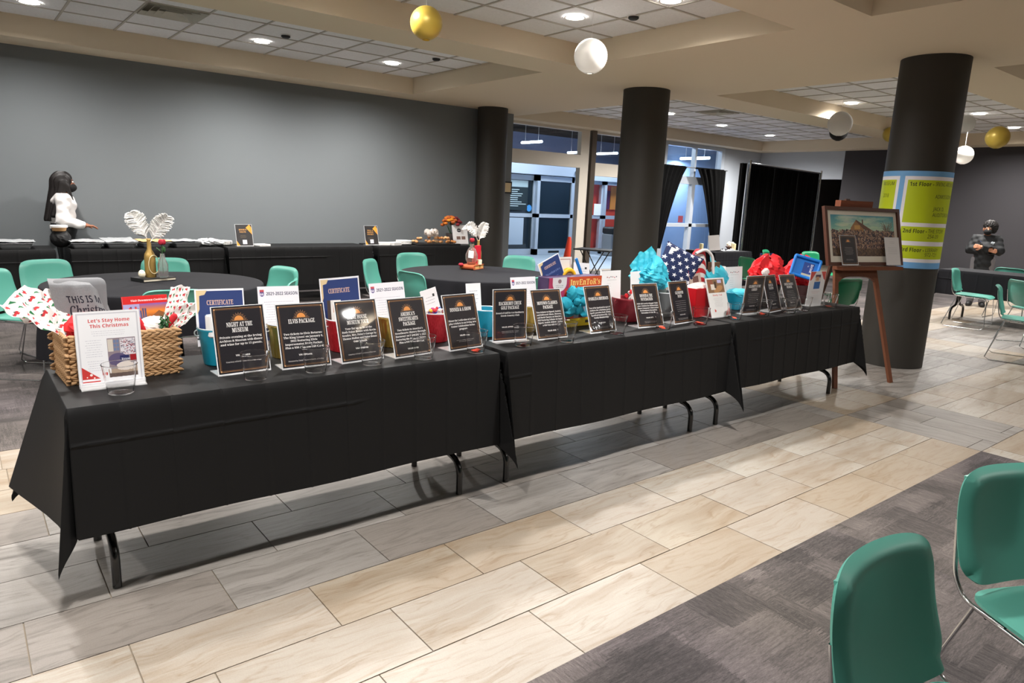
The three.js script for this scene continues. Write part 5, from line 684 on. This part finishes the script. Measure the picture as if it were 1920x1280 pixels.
{
  const x = 4.3, z = -6.08, y = 0.748;
  const b = thing('orange_book', 'old orange book lying flat under the glass vase', 'book', [x, y, z], 0.5); mesh('cover', merge([box(0.24, 0.005, 0.16, 0, 0.045, 0), box(0.24, 0.005, 0.16, 0, 0.003, 0), cyl(0.024, 0.024, 0.16, 0, 0, 0, 12).rotateX(Math.PI / 2).translate(-0.115, 0.024, 0)]), mat(0xb0542c, 0.8), b); mesh('pages', box(0.23, 0.038, 0.15, 0.002, 0.024, 0), mat(0xc99a5c, 0.9), b);
  const r = thing('red_book', 'red book standing upright behind the glass vase', 'book', [x + 0.13, y, z - 0.11], 0.5); mesh('cover', box(0.155, 0.235, 0.03, 0, 0.1185, 0), mat(0xc8102e, 0.6), r); mesh('pages', box(0.15, 0.225, 0.026, 0.004, 0.12, 0), mat(0xd8cbb0, 0.9), r);
  const v = thing('glass_vase', 'round clear glass vase with a white tag', 'vase', [x - 0.02, y + 0.049, z + 0.01]); mesh('vase_glass', lathe([[0, 0], [0.04, 0], [0.064, 0.05], [0.066, 0.1], [0.04, 0.16], [0.018, 0.19], [0.018, 0.215], [0.015, 0.215], [0.015, 0.19], [0.037, 0.157], [0.062, 0.1], [0.06, 0.052], [0.038, 0.005], [0, 0.005]], 32), mat(0xf3e4dc, 0.05, 0, { transmission: 0.9, thickness: 0.01, ior: 1.42 }), v); mesh('paper_tag', at(box(0.055, 0.075, 0.002), -0.05, 0.11, 0.06, -0.15, -0.3, -0.12), M.white, v);
  rose(x - 0.02, y + 0.09, y + 0.29, z + 0.01, 'bright red rose in the round glass vase'); const k = thing('votive_candle', 'small cream candle beside the glass vase', 'candle', [x + 0.06, y + 0.049, z + 0.05]); mesh('wax', cyl(0.024, 0.023, 0.05, 0, 0.025, 0, 16), mat(0xefe2c2, 0.7), k); mesh('wick', cyl(0.001, 0.001, 0.01, 0, 0.055, 0, 4), M.black, k);
  const d = thing('rose', 'red rose lying beside the orange book', 'flower', [x - 0.16, y + 0.02, z + 0.02]); for (let q = 0; q < 5; q++) mesh('petal', at(new THREE.SphereGeometry(0.02, 8, 6).scale(1.2, 0.8, 0.5), Math.sin(q * 1.3) * 0.014, 0.03, Math.cos(q * 1.3) * 0.014, 0, q * 1.3, 0), petal, d); mesh('stem', cyl(0.003, 0.003, 0.05, 0, 0.005, 0, 5), leafM, d);
  const g = thing('gold_bottle', 'gold bottle behind the red book', 'bottle', [x + 0.2, y, z - 0.18]); mesh('bottle_glass', lathe(bottleP(0.038, 0.29), 24), goldBottle, g); const f1 = thing('white_feather', 'white feather curling left above the glass vase', 'feather', [x + 0.19, y + 0.3, z - 0.18]); feather(f1, [0, -0.02, 0], [-0.19, 0.13, 0.02], 0.05, featherMat, [0.0, 0.14, 0]); const f2 = thing('white_feather', 'upright ruffled white feather above the red book', 'feather', [x + 0.2, y + 0.3, z - 0.17]); feather(f2, [0, -0.02, 0], [0.06, 0.17, 0.02], 0.055, featherMat, [0, 0.02, 0]);
}
// ---------------------------------------------------------------- buffet
const foil = mat(0xdfe2e4, 0.32, 0.55, { bumpMap: dataTex(128, 128, (x, y) => { const v = 255 * fbm(x / 10, y / 10, 4); return [v, v, v]; }, false), bumpScale: 0.01 }), BY = TH + 0.002;
['at the left edge', 'left of the black bag, first in the row', 'second in the row with a crumpled lid', 'behind the gold bottle', 'right of the red rose'].forEach((l, i) => {
  const x = [0.5, 1.16, 1.5, 1.86, 2.21][i], t = thing('foil_tray', 'shiny foil food tray ' + (i === 1 ? 'right of the black bag' : l), 'food tray', [x, BY, -9.3], 0.02 * i, 'foil food trays on the buffet');
  mesh('pan', slab((u, v) => { const a = u * 2 - 1, b = v * 2 - 1, k = Math.max(Math.abs(a), Math.abs(b)), y = k < 0.75 ? 0.002 : Math.min(1, (k - 0.75) / 0.18) * 0.062, s = k < 0.75 ? 0.8 / 0.75 : 1; return [a * 0.165 * Math.min(1, s), y, -b * 0.2 * Math.min(1, s)]; }, 24, 24, 0.002), M.alu, t);
  mesh('foil_lid', slab((u, v) => [(u - 0.5) * (i === 0 ? 0.36 : 0.335), 0.068 + 0.022 * fbm(u * 6 + i * 5, v * 6, 3) + (i === 2 ? 0.02 * v : 0), -(v - 0.5) * 0.4], 16, 16, 0.002), i === 3 ? mat(0xc9a878, 0.6) : foil, t);
});
{ const t = thing('crumpled_foil', 'crumpled foil and tongs right of the trays', 'foil', [2.52, BY, -9.36]); mesh('foil_wad', crumple(0.3, 0.09, 0.2, 6, foil, 0.7), foil, t); const b = thing('black_bag', 'black tote bag beside the person with long hair', 'bag', [0.93, BY, -9.3]); mesh('bag_body', crumple(0.2, 0.2, 0.16, 44, M.black, 0.25), M.black, b); const k = thing('takeout_box', 'white lidded food box on top of the black bag', 'box', [0.92, BY + 0.185, -9.3]); mesh('box_body', cyl(0.075, 0.065, 0.04, 0, 0.02, 0, 20), mat(0xb58a5a, 0.7), k); mesh('lid', cyl(0.085, 0.085, 0.022, 0, 0.051, 0, 20), M.white, k); }
const barTex = (lines, sd) => canvasTex(300, 400, (c, w, h) => { c.fillStyle = '#2b2a2c'; c.fillRect(0, 0, w, h); c.fillStyle = '#e39a3a'; for (let i = 0; i < 5; i++) { c.beginPath(); c.moveTo(190 + i * 14, 60 - i * 12); c.lineTo(300, 190 - i * 26); c.lineTo(300, 170 - i * 26); c.lineTo(205 + i * 14, 46 - i * 12); c.fill(); } c.beginPath(); c.moveTo(0, 300); c.lineTo(60, 400); c.lineTo(0, 400); c.fill(); c.fillStyle = '#e6a85a'; c.textAlign = 'center'; lines.forEach((t, i) => fit(c, t, 130, 110 + i * 42, 150, 36, 'bold $px serif')); dashes(c, 130, 120 + lines.length * 42, 140, 3, 20, '#9a8468', sd); c.fillStyle = '#dfe0ea'; c.fillRect(110, 290, 80, 80); });
function buffetSign(x, z, tx, label, w = 0.2159, h = 0.28) { const t = thing('sign_holder', label, 'sign', [x, BY, z], 0.05, 'table signs in clear holders'); holder(t, tx, 12, w, h); mesh('clear_base', box(w, 0.003, 0.1, 0, 0.0015, -0.045), M.acrylic, t); }
buffetSign(2.95, -9.28, barTex(["HOOK'S", 'SALVE'], 71), 'black and gold sign on the left half of the buffet'); buffetSign(4.78, -9.3, barTex(['PULL A', 'RAFFLE', 'POCKET'], 72), 'black and gold sign on the right half of the buffet'); buffetSign(6.4, -9.38, canvasTex(300, 400, (c, w, h) => { c.fillStyle = '#eceaea'; c.fillRect(0, 0, w, h); c.fillStyle = '#3a3840'; c.beginPath(); c.arc(130, 110, 42, 0, 7); c.fill(); c.fillStyle = '#eceaea'; c.fillRect(100, 106, 60, 8); c.fillStyle = '#7a5c50'; c.fillRect(70, 240, 80, 70); c.fillRect(170, 240, 80, 70); dashes(c, w / 2, 190, 200, 1, 20, '#888', 75); }), 'white sign with a round dark logo below the flowers', 0.3, 0.3);
function plates(x, z, n, label) { const t = thing('plate_stack', label, 'plates', [x, BY, z]); const g = lathe([[0, 0], [0.07, 0], [0.12, 0.014], [0.12, 0.017], [0.07, 0.004], [0, 0.004]], 28); for (let i = 0; i < n; i++) mesh('plate', g, M.white, t).position.y = i * 0.006; }
plates(2.72, -9.48, 8, 'stack of white plates left of the left buffet sign'); plates(5.33, -9.35, 9, 'stack of white plates beside the pastries');
function napkins(x, z, w, d, h, turn, label) { const t = thing('napkin_stack', label, 'napkins', [x, BY, z], turn, 'white paper napkins on the buffet'); const n = 5; for (let i = 0; i < n; i++) mesh('napkin', rbox(w * rr(0.95, 1.02), h / n, d, 0.002, rr(-0.006, 0.006), (i + 0.5) * h / n, 0), M.white, t); }
napkins(3.17, -9.3, 0.17, 0.15, 0.025, 0.3, 'white napkins right of the left buffet sign'); napkins(4.98, -9.33, 0.16, 0.14, 0.04, -0.2, 'white napkins right of the right buffet sign, left stack'); napkins(5.14, -9.28, 0.15, 0.13, 0.045, 0.25, 'white napkins right of the right buffet sign, right stack');
{ const t = thing('pastry_tray', 'black tray crowded with wrapped pastries', 'pastries', [5.87, BY, -9.36]); mesh('tray', rbox(0.78, 0.02, 0.36, 0.008, 0, 0.01, 0), M.black, t); mesh('plastic_box', box(0.5, 0.07, 0.3, 0.12, 0.056, 0), M.clear, t); for (let i = 0; i < 44; i++) { const a = i < 26; mesh('pastry', new THREE.SphereGeometry(0.028, 7, 5).scale(1, 0.75, 1).translate(rr(-0.35, 0.36), a ? 0.045 : 0.09 + rr(0, 0.02), rr(-0.14, 0.14)), mat([0xb5763e, 0xd2a878, 0xc08a58][i % 3], 0.8), t); } for (let i = 0; i < 12; i++) mesh('clear_wrapper', crumple(0.09, 0.09, 0.08, i * 3, M.clear, 0.6, 8, 6).translate(rr(-0.15, 0.12), 0.1 + rr(0, 0.05), rr(-0.1, 0.1)), mat(0xf2ece6, 0.15, 0, { transmission: 0.6, thickness: 0, side: THREE.DoubleSide }), t); }
{ const t = thing('flower_arrangement', 'autumn flower arrangement at the end of the buffet', 'flowers', [6.32, BY, -9.55]); mesh('pot', lathe([[0, 0], [0.07, 0], [0.09, 0.16], [0.085, 0.16], [0.065, 0.01]], 24), mat(0x3a3230, 0.6), t); const cs = [0xa8541c, 0xd0861e, 0x7a1420, 0x5a0f1c, 0xc26a1a].map((c) => mat(c, 0.8)); for (let i = 0; i < 34; i++) { const a = i * 2.4, r = 0.15 * Math.sqrt(i / 34), k = Math.cos(a) * r; mesh('bloom', new THREE.IcosahedronGeometry(0.036, 1).scale(1, 0.7, 1).translate(k, 0.27 + 0.15 * Math.sqrt(1 - i / 34) + rr(-0.015, 0.015), Math.sin(a) * r), cs[k < 0 ? (i % 2 ? 0 : i % 3 ? 1 : 4) : 2 + (i % 2)], t); } for (let i = 0; i < 10; i++) mesh('stem', rod([[0.03 * Math.cos(i), 0.1, 0.03 * Math.sin(i)], [0.1 * Math.cos(i * 1.7), 0.34, 0.1 * Math.sin(i * 1.7)]], 0.004, 0.01, 4), leafM, t); }
// ---------------------------------------------------------------- small things by the doors and the booth
{ const t = thing('tray_table', 'small black folding tray table by the doors', 'table', [8.22, 0, -8.15], R(-64)); mesh('tabletop', rbox(0.62, 0.025, 0.42, 0.01, 0, 0.735, 0), M.black, t); for (const s of [-1, 1]) { mesh('leg', rod([[-0.2, 0, s * 0.17], [0.2, 0.72, s * 0.17]], 0.009, 0.01, 8), M.blackSteel, t); mesh('leg', rod([[0.2, 0, s * 0.15], [-0.2, 0.72, s * 0.15]], 0.009, 0.01, 8), M.blackSteel, t); } mesh('floor_bar', rod([[-0.2, 0.012, -0.17], [-0.2, 0.012, 0.17]], 0.008, 0.01, 8), M.blackSteel, t); mesh('floor_bar', rod([[0.2, 0.012, -0.15], [0.2, 0.012, 0.15]], 0.008, 0.01, 8), M.blackSteel, t); }
{ const t = thing('traffic_cone', 'orange traffic cone standing in the entrance', 'cone', [10.95, 0, -11.7]); mesh('cone_body', lathe([[0.16, 0.03], [0.15, 0.04], [0.035, 0.7], [0, 0.7]], 24), mat(0xe8401c, 0.6), t); mesh('cone_base', rbox(0.38, 0.03, 0.38, 0.01, 0, 0.016, 0), mat(0xd83a1a, 0.7), t); }
{ const y = TH + 0.002, t = thing('paper_stand', 'grey paper stand on the booth table', 'stand', [10.55, y, -7.5], -0.6); t.rotation.x = -0.2; mesh('stand_sheet', box(0.2, 0.27, 0.006, 0, 0.14, 0), mat(0xb9b4b2, 0.7), t); mesh('stand_foot', box(0.2, 0.01, 0.12, 0, 0.008, -0.02), mat(0xb9b4b2, 0.7), t);
  const c = (x, z, l) => { const k = thing('pillar_candle', l, 'candle', [x, y, z]); mesh('wax', cyl(0.035, 0.035, 0.12, 0, 0.06, 0, 18), mat(0xeedfae, 0.6), k); mesh('wick', cyl(0.0015, 0.0015, 0.015, 0, 0.127, 0, 4), M.black, k); }; c(10.32, -7.62, 'cream pillar candle left of the paper stand'); c(11.12, -7.5, 'cream pillar candle at the right end of the booth table');
  const m = thing('mirror_tray', 'silver tray with small trinkets on the booth table', 'tray', [10.85, y, -7.5]); mesh('tray_plate', rbox(0.45, 0.012, 0.3, 0.005, 0, 0.006, 0), M.alu, m); for (let i = 0; i < 12; i++) mesh('trinket', new THREE.SphereGeometry(0.016, 7, 5).translate(rr(-0.2, 0.2), 0.022, rr(-0.12, 0.12)), i % 2 ? M.alu : mat(0x4a4a52, 0.4), m);
  const f = thing('shell_bowl', 'pale bowl with white flowers on the booth table', 'bowl', [11.2, y, -7.62]); mesh('bowl', lathe([[0, 0], [0.05, 0], [0.1, 0.06], [0.095, 0.06], [0.045, 0.006], [0, 0.006]], 24), mat(0x8a6a60, 0.5), f); for (let i = 0; i < 8; i++) mesh('bloom', new THREE.IcosahedronGeometry(0.03, 1).translate(Math.cos(i) * 0.05, 0.08 + 0.02 * (i % 3), Math.sin(i) * 0.05), mat(0xe9e2cf, 0.8), f); }

// ---------------------------------------------------------------- people
function sdfMesh(dist, c, s, n) {
  const mc = new MarchingCubes(n, M.skinA, false, false, 160000); mc.isolation = 0; const h = n / 2;
  for (let k = 0; k < n; k++) for (let j = 0; j < n; j++) for (let i = 0; i < n; i++) mc.field[i + j * n + k * n * n] = -dist(c[0] + (i - h) / h * s, c[1] + (j - h) / h * s, c[2] + (k - h) / h * s);
  mc.update(); const N = mc.count, p = new Float32Array(N * 3), q = new Float32Array(N * 3);
  for (let i = 0; i < N; i++) for (let a = 0; a < 3; a++) p[i * 3 + a] = mc.positionArray[i * 3 + a] * s + c[a];
  const g = new THREE.BufferGeometry(); g.setAttribute('position', new THREE.BufferAttribute(p, 3)); const w = mergeVertices(g, 1e-5); w.computeVertexNormals(); return w;
}
const smin = (a, b, k) => { const h = Math.max(0, k - Math.abs(a - b)) / k; return Math.min(a, b) - h * h * k * 0.25; };
function cap(px, py, pz, a, b, ra, rb) { const bx = b[0] - a[0], by = b[1] - a[1], bz = b[2] - a[2], t = Math.min(1, Math.max(0, ((px - a[0]) * bx + (py - a[1]) * by + (pz - a[2]) * bz) / (bx * bx + by * by + bz * bz))), x = px - a[0] - bx * t, y = py - a[1] - by * t, z = pz - a[2] - bz * t; return Math.sqrt(x * x + y * y + z * z) - (ra + (rb - ra) * t); }
const ell = (x, y, z, c, r) => { const a = (x - c[0]) / r[0], b = (y - c[1]) / r[1], d = (z - c[2]) / r[2], k = Math.sqrt(a * a + b * b + d * d); return (k - 1) * Math.min(...r); };
const bonesDist = (bones, k = 0.04, grow = 0) => (x, y, z) => { let d = 9; for (const [a, b, ra, rb] of bones) d = smin(d, cap(x, y, z, a, b, ra, rb), k); return d - grow; };
function handBones(w, dir, up, curl, s = 1) {                                        // palm, four fingers, thumb from the side of the palm
  const D = V(...dir).normalize(), U = V(...up).normalize(), S = V().crossVectors(D, U).normalize(), W = V(...w), o = [], P = (f, si, u) => W.clone().addScaledVector(D, f * s).addScaledVector(S, si * s).addScaledVector(U, u * s).toArray();
  for (let i = 0; i < 4; i++) { const si = -0.027 + i * 0.018, L = [0.065, 0.076, 0.072, 0.055][i]; o.push([P(0.01, si * 0.7, 0), P(0.085, si, 0), 0.014 * s, 0.0105 * s], [P(0.085, si, 0), P(0.085 + L * 0.55 * (1 - curl * 0.3), si * 1.1, -L * 0.5 * curl), 0.0095 * s, 0.0085 * s], [P(0.085 + L * 0.55 * (1 - curl * 0.3), si * 1.1, -L * 0.5 * curl), P(0.085 + L * (1 - curl * 0.55), si * 1.1, -L * 1.0 * curl), 0.0085 * s, 0.007 * s]); }
  o.push([P(0.02, -0.03, 0), P(0.055, -0.058, -0.012), 0.013 * s, 0.0105 * s], [P(0.055, -0.058, -0.012), P(0.085, -0.06, -0.028), 0.0105 * s, 0.008 * s]); return o;
}
function headDist(c, s = 1) { return (x, y, z) => { let d = ell(x, y, z, [c[0], c[1] + 0.018 * s, c[2] - 0.008 * s], [0.074 * s, 0.098 * s, 0.092 * s]); d = smin(d, ell(x, y, z, [c[0], c[1] - 0.055 * s, c[2] + 0.03 * s], [0.053 * s, 0.062 * s, 0.058 * s]), 0.04); d = smin(d, cap(x, y, z, [c[0], c[1] + 0.01 * s, c[2] + 0.082 * s], [c[0], c[1] - 0.028 * s, c[2] + 0.1 * s], 0.008 * s, 0.014 * s), 0.015); for (const e of [-1, 1]) { d = smin(d, ell(x, y, z, [c[0] + e * 0.078 * s, c[1] - 0.01 * s, c[2] - 0.005 * s], [0.012 * s, 0.03 * s, 0.018 * s]), 0.01); d = Math.max(d, -ell(x, y, z, [c[0] + e * 0.03 * s, c[1] + 0.012 * s, c[2] + 0.094 * s], [0.018 * s, 0.011 * s, 0.014 * s])); } d = smin(d, cap(x, y, z, [c[0] - 0.02 * s, c[1] - 0.066 * s, c[2] + 0.083 * s], [c[0] + 0.02 * s, c[1] - 0.066 * s, c[2] + 0.083 * s], 0.008 * s, 0.008 * s), 0.012); return d; }; }
const eyeWhite = mat(0xe9e4df, 0.3), iris = mat(0x20140f, 0.3);
function face(t, c, s) { for (const e of [-1, 1]) { const m = mesh('eye', new THREE.SphereGeometry(0.011 * s, 10, 8).translate(c[0] + e * 0.03 * s, c[1] + 0.012 * s, c[2] + 0.08 * s), eyeWhite, t); mesh('iris', new THREE.SphereGeometry(0.006 * s, 8, 6).translate(c[0] + e * 0.03 * s, c[1] + 0.012 * s, c[2] + 0.088 * s), iris, m); mesh('eyebrow', at(new THREE.CapsuleGeometry(0.004 * s, 0.026 * s, 3, 6).rotateZ(Math.PI / 2), c[0] + e * 0.03 * s, c[1] + 0.032 * s, c[2] + 0.083 * s), M.hair, t); } }
{ // person with long hair behind the buffet, facing right, right forearm held out
  const t = thing('person', 'person with long dark hair, white shirt and black mask behind the buffet', 'person', [1.03, 0, -9.9], Math.PI / 2), H = [0, 1.455, 0.045];
  const rElb = [-0.205, 1.02, -0.03], rWr = [-0.16, 0.965, 0.2], lElb = [0.2, 1.02, 0.0], lWr = [0.15, 0.97, 0.18];
  const torso = [[[0, 0.93, 0], [0, 1.05, 0.0], 0.125, 0.105], [[0, 1.05, 0], [0, 1.22, 0.005], 0.105, 0.115], [[-0.13, 1.27, 0], [0.13, 1.27, 0], 0.062, 0.062], [[-0.055, 1.2, 0.05], [0.055, 1.2, 0.05], 0.075, 0.075]];
  const arms = [[[-0.15, 1.275, 0], rElb, 0.05, 0.04], [rElb, rWr, 0.038, 0.026], [[0.15, 1.275, 0], lElb, 0.05, 0.04], [lElb, lWr, 0.038, 0.026]];
  const legs = [-1, 1].flatMap((e) => [[[e * 0.08, 0.9, 0], [e * 0.085, 0.48, 0.01], 0.088, 0.056], [[e * 0.085, 0.48, 0.01], [e * 0.085, 0.08, -0.02], 0.054, 0.036], [[e * 0.085, 0.04, -0.03], [e * 0.095, 0.03, 0.12], 0.036, 0.028]]);
  const neck = [[[0, 1.28, -0.005], [0, 1.38, 0.015], 0.05, 0.045]], hands = handBones(rWr, [0.05, -0.05, 1], [0, 1, 0], 0.45, 0.92).concat(handBones(lWr, [-0.05, -0.05, 1], [0, 1, 0], 0.45, 0.92));
  const bd = bonesDist([...torso, ...arms, ...legs, ...neck]), hd = headDist(H, 0.98);
  mesh('body', merge([sdfMesh(bd, [0, 0.72, 0.05], 0.76, 116), sdfMesh((x, y, z) => smin(hd(x, y, z), bonesDist(neck)(x, y, z), 0.03), [0, 1.44, 0.04], 0.2, 84), sdfMesh(bonesDist(hands, 0.012), [0, 0.96, 0.24], 0.28, 110)]), M.skinA, t); face(t, H, 0.98);
  mesh('shirt', sdfMesh((x, y, z) => { const w = 0.006 * Math.sin(y * 60 + x * 20) * Math.sin(z * 40); let d = bonesDist([...torso, ...arms.map(([a, b, p, q]) => [a, b, p + 0.004, q + 0.008])], 0.05, 0.014)(x, y, z) + w; d = Math.max(d, 0.915 - y, y - 1.335); for (const [W, E] of [[rWr, rElb], [lWr, lElb]]) { const L = Math.hypot(W[0] - E[0], W[1] - E[1], W[2] - E[2]), s = ((x - E[0]) * (W[0] - E[0]) + (y - E[1]) * (W[1] - E[1]) + (z - E[2]) * (W[2] - E[2])) / L; if (cap(x, y, z, E, W, 0.06, 0.06) < 0.02) d = Math.max(d, s - L + 0.012); } return d; }, [0, 1.12, 0.05], 0.36, 100), mat(0xe6e2e0, 0.8), t);
  mesh('trousers', sdfMesh((x, y, z) => Math.max(bonesDist([...legs.filter((_, i) => i % 3 < 2), torso[0]], 0.05, 0.013)(x, y, z), y - 0.99, 0.07 - y), [0, 0.52, 0], 0.52, 84), M.black, t); mesh('shoes', sdfMesh((x, y, z) => Math.max(bonesDist(legs.filter((_, i) => i % 3 === 2), 0.02, 0.01)(x, y, z), 0.002 - y), [0, 0.05, 0.04], 0.24, 64), M.black, t);
  mesh('hair', sdfMesh((x, y, z) => { let d = ell(x, y, z, [H[0], H[1] + 0.03, H[2] - 0.022], [0.093, 0.108, 0.105]); d = Math.max(d, -ell(x, y, z, [H[0], H[1] - 0.04, H[2] + 0.1], [0.066, 0.11, 0.085])); d = smin(d, cap(x, y, z, [0, H[1], H[2] - 0.07], [0, 1.03, -0.135], 0.072, 0.055), 0.06); for (const e of [-1, 1]) d = smin(d, cap(x, y, z, [e * 0.08, H[1] - 0.02, H[2] - 0.02], [e * 0.1, 1.08, -0.1], 0.036, 0.028), 0.05); d = smin(d, cap(x, y, z, [-0.085, H[1] - 0.05, H[2] + 0.02], [-0.1, 1.2, 0.11], 0.022, 0.008), 0.04); return d + 0.005 * Math.sin(x * 240 + y * 12) * (z < H[2] ? 1 : 0.4); }, [0, 1.3, -0.03], 0.3, 100), M.hair, t);
  mesh('face_mask', sdfMesh((x, y, z) => Math.max(ell(x, y, z, [H[0], H[1] - 0.052, H[2] + 0.035], [0.068, 0.06, 0.087]), y - H[1] + 0.008, H[2] + 0.005 - z), [H[0], H[1] - 0.05, H[2] + 0.05], 0.11, 56), M.matte, t);
}
{ // person with crossed arms at the dark end wall
  const t = thing('person', 'person in black jacket and mask standing with arms crossed', 'person', [13.95, 0, -4.42], Math.atan2(-0.95, 0.31)), H = [0, 1.34, 0.05]; t.scale.set(0.88, 1, 0.95);
  const lE = [0.24, 0.98, 0.06], lW = [-0.06, 1.03, 0.21], rE = [-0.24, 0.98, 0.06], rW = [0.07, 0.985, 0.185];
  const torso = [[[0, 0.8, 0], [0, 0.98, 0.01], 0.145, 0.135], [[0, 0.98, 0.01], [0, 1.1, 0], 0.135, 0.13], [[-0.15, 1.15, -0.01], [0.15, 1.15, -0.01], 0.07, 0.07], [[-0.07, 1.07, 0.04], [0.07, 1.07, 0.04], 0.085, 0.085]], arms = [[[0.18, 1.15, -0.01], lE, 0.058, 0.046], [lE, lW, 0.044, 0.03], [[-0.18, 1.15, -0.01], rE, 0.058, 0.046], [rE, rW, 0.044, 0.03]], neck = [[[0, 1.17, 0], [0, 1.27, 0.025], 0.056, 0.052]];
  const legs = [-1, 1].flatMap((e) => [[[e * 0.09, 0.8, 0], [e * 0.1, 0.43, 0.02], 0.098, 0.066], [[e * 0.1, 0.43, 0.02], [e * 0.1, 0.07, -0.01], 0.064, 0.044], [[e * 0.1, 0.045, -0.03], [e * 0.12, 0.035, 0.14], 0.042, 0.034]]), hands = handBones(lW, [-0.9, 0.1, 0.1], [0, 0.2, 1], 0.5, 0.95).concat(handBones(rW, [0.9, -0.1, 0.0], [0, 0.2, 1], 0.5, 0.95)), hd = headDist(H, 1);
  mesh('body', merge([sdfMesh(bonesDist([...torso, ...arms, ...legs, ...neck]), [0, 0.66, 0.04], 0.68, 108), sdfMesh((x, y, z) => smin(hd(x, y, z), bonesDist(neck)(x, y, z), 0.03), [0, 1.33, 0.04], 0.2, 80), sdfMesh(bonesDist(hands, 0.012), [0, 1.01, 0.2], 0.3, 110)]), M.skinB, t); face(t, H, 1);
  const jk = mesh('jacket', sdfMesh((x, y, z) => { const w = 0.007 * Math.sin(y * 55 + x * 15) * Math.sin(x * 30 + z * 40); let d = bonesDist([...torso, [[0, 0.62, 0], [0, 0.82, 0], 0.15, 0.14], ...arms.map(([a, b, p, q]) => [a, b, p + 0.008, q + 0.014])], 0.05, 0.018)(x, y, z) + w; d = Math.max(d, 0.6 - y, y - 1.235); for (const [W, E] of [[lW, lE], [rW, rE]]) { const L = Math.hypot(W[0] - E[0], W[1] - E[1], W[2] - E[2]), s = ((x - E[0]) * (W[0] - E[0]) + (y - E[1]) * (W[1] - E[1]) + (z - E[2]) * (W[2] - E[2])) / L; if (cap(x, y, z, E, W, 0.05, 0.05) < 0.02) d = Math.max(d, s - L + 0.0); } return d; }, [0, 0.92, 0.04], 0.38, 100), mat(0x0d0f12, 0.75), t);
  const em = mat(0xcfd6dc, 0.6); for (let k = 0; k < 3; k++) mesh('emblem_stroke', at(new THREE.CapsuleGeometry(0.008, 0.05 - k * 0.008, 3, 6), 0.085 + k * 0.02, 1.1, 0.152 - k * 0.004, 0, 0, -0.45), em, jk); mesh('emblem_stroke', at(new THREE.CapsuleGeometry(0.004, 0.02, 3, 6), -0.09, 1.12, 0.145, 0, 0, 1.2), mat(0x3a4a78, 0.6), jk);
  mesh('trousers', sdfMesh((x, y, z) => Math.max(bonesDist([...legs.filter((_, i) => i % 3 < 2)], 0.05, 0.016)(x, y, z), y - 0.85, 0.06 - y), [0, 0.46, 0], 0.46, 76), mat(0x6e6a6c, 0.85), t); mesh('shoes', sdfMesh((x, y, z) => Math.max(bonesDist(legs.filter((_, i) => i % 3 === 2), 0.02, 0.012)(x, y, z), 0.002 - y), [0, 0.06, 0.04], 0.26, 64), M.black, t);
  mesh('hair', sdfMesh((x, y, z) => { let d = ell(x, y, z, [0.02, H[1] + 0.06, H[2] - 0.02], [0.115, 0.09, 0.12]); d = smin(d, ell(x, y, z, [0.09, H[1] + 0.01, H[2] - 0.04], [0.06, 0.085, 0.08]), 0.05); d = Math.max(d, -ell(x, y, z, [0, H[1] - 0.03, H[2] + 0.12], [0.075, 0.075, 0.1])); return d + 0.009 * Math.sin(x * 150) * Math.sin(y * 140) * Math.sin(z * 130); }, [0.02, 1.38, 0.02], 0.2, 84), M.hair, t);
  mesh('face_mask', sdfMesh((x, y, z) => Math.max(ell(x, y, z, [H[0], H[1] - 0.05, H[2] + 0.035], [0.07, 0.058, 0.089]), y - H[1] + 0.008, H[2] + 0.005 - z), [H[0], H[1] - 0.05, H[2] + 0.05], 0.11, 56), M.matte, t);
}

renderer.render(scene, camera);
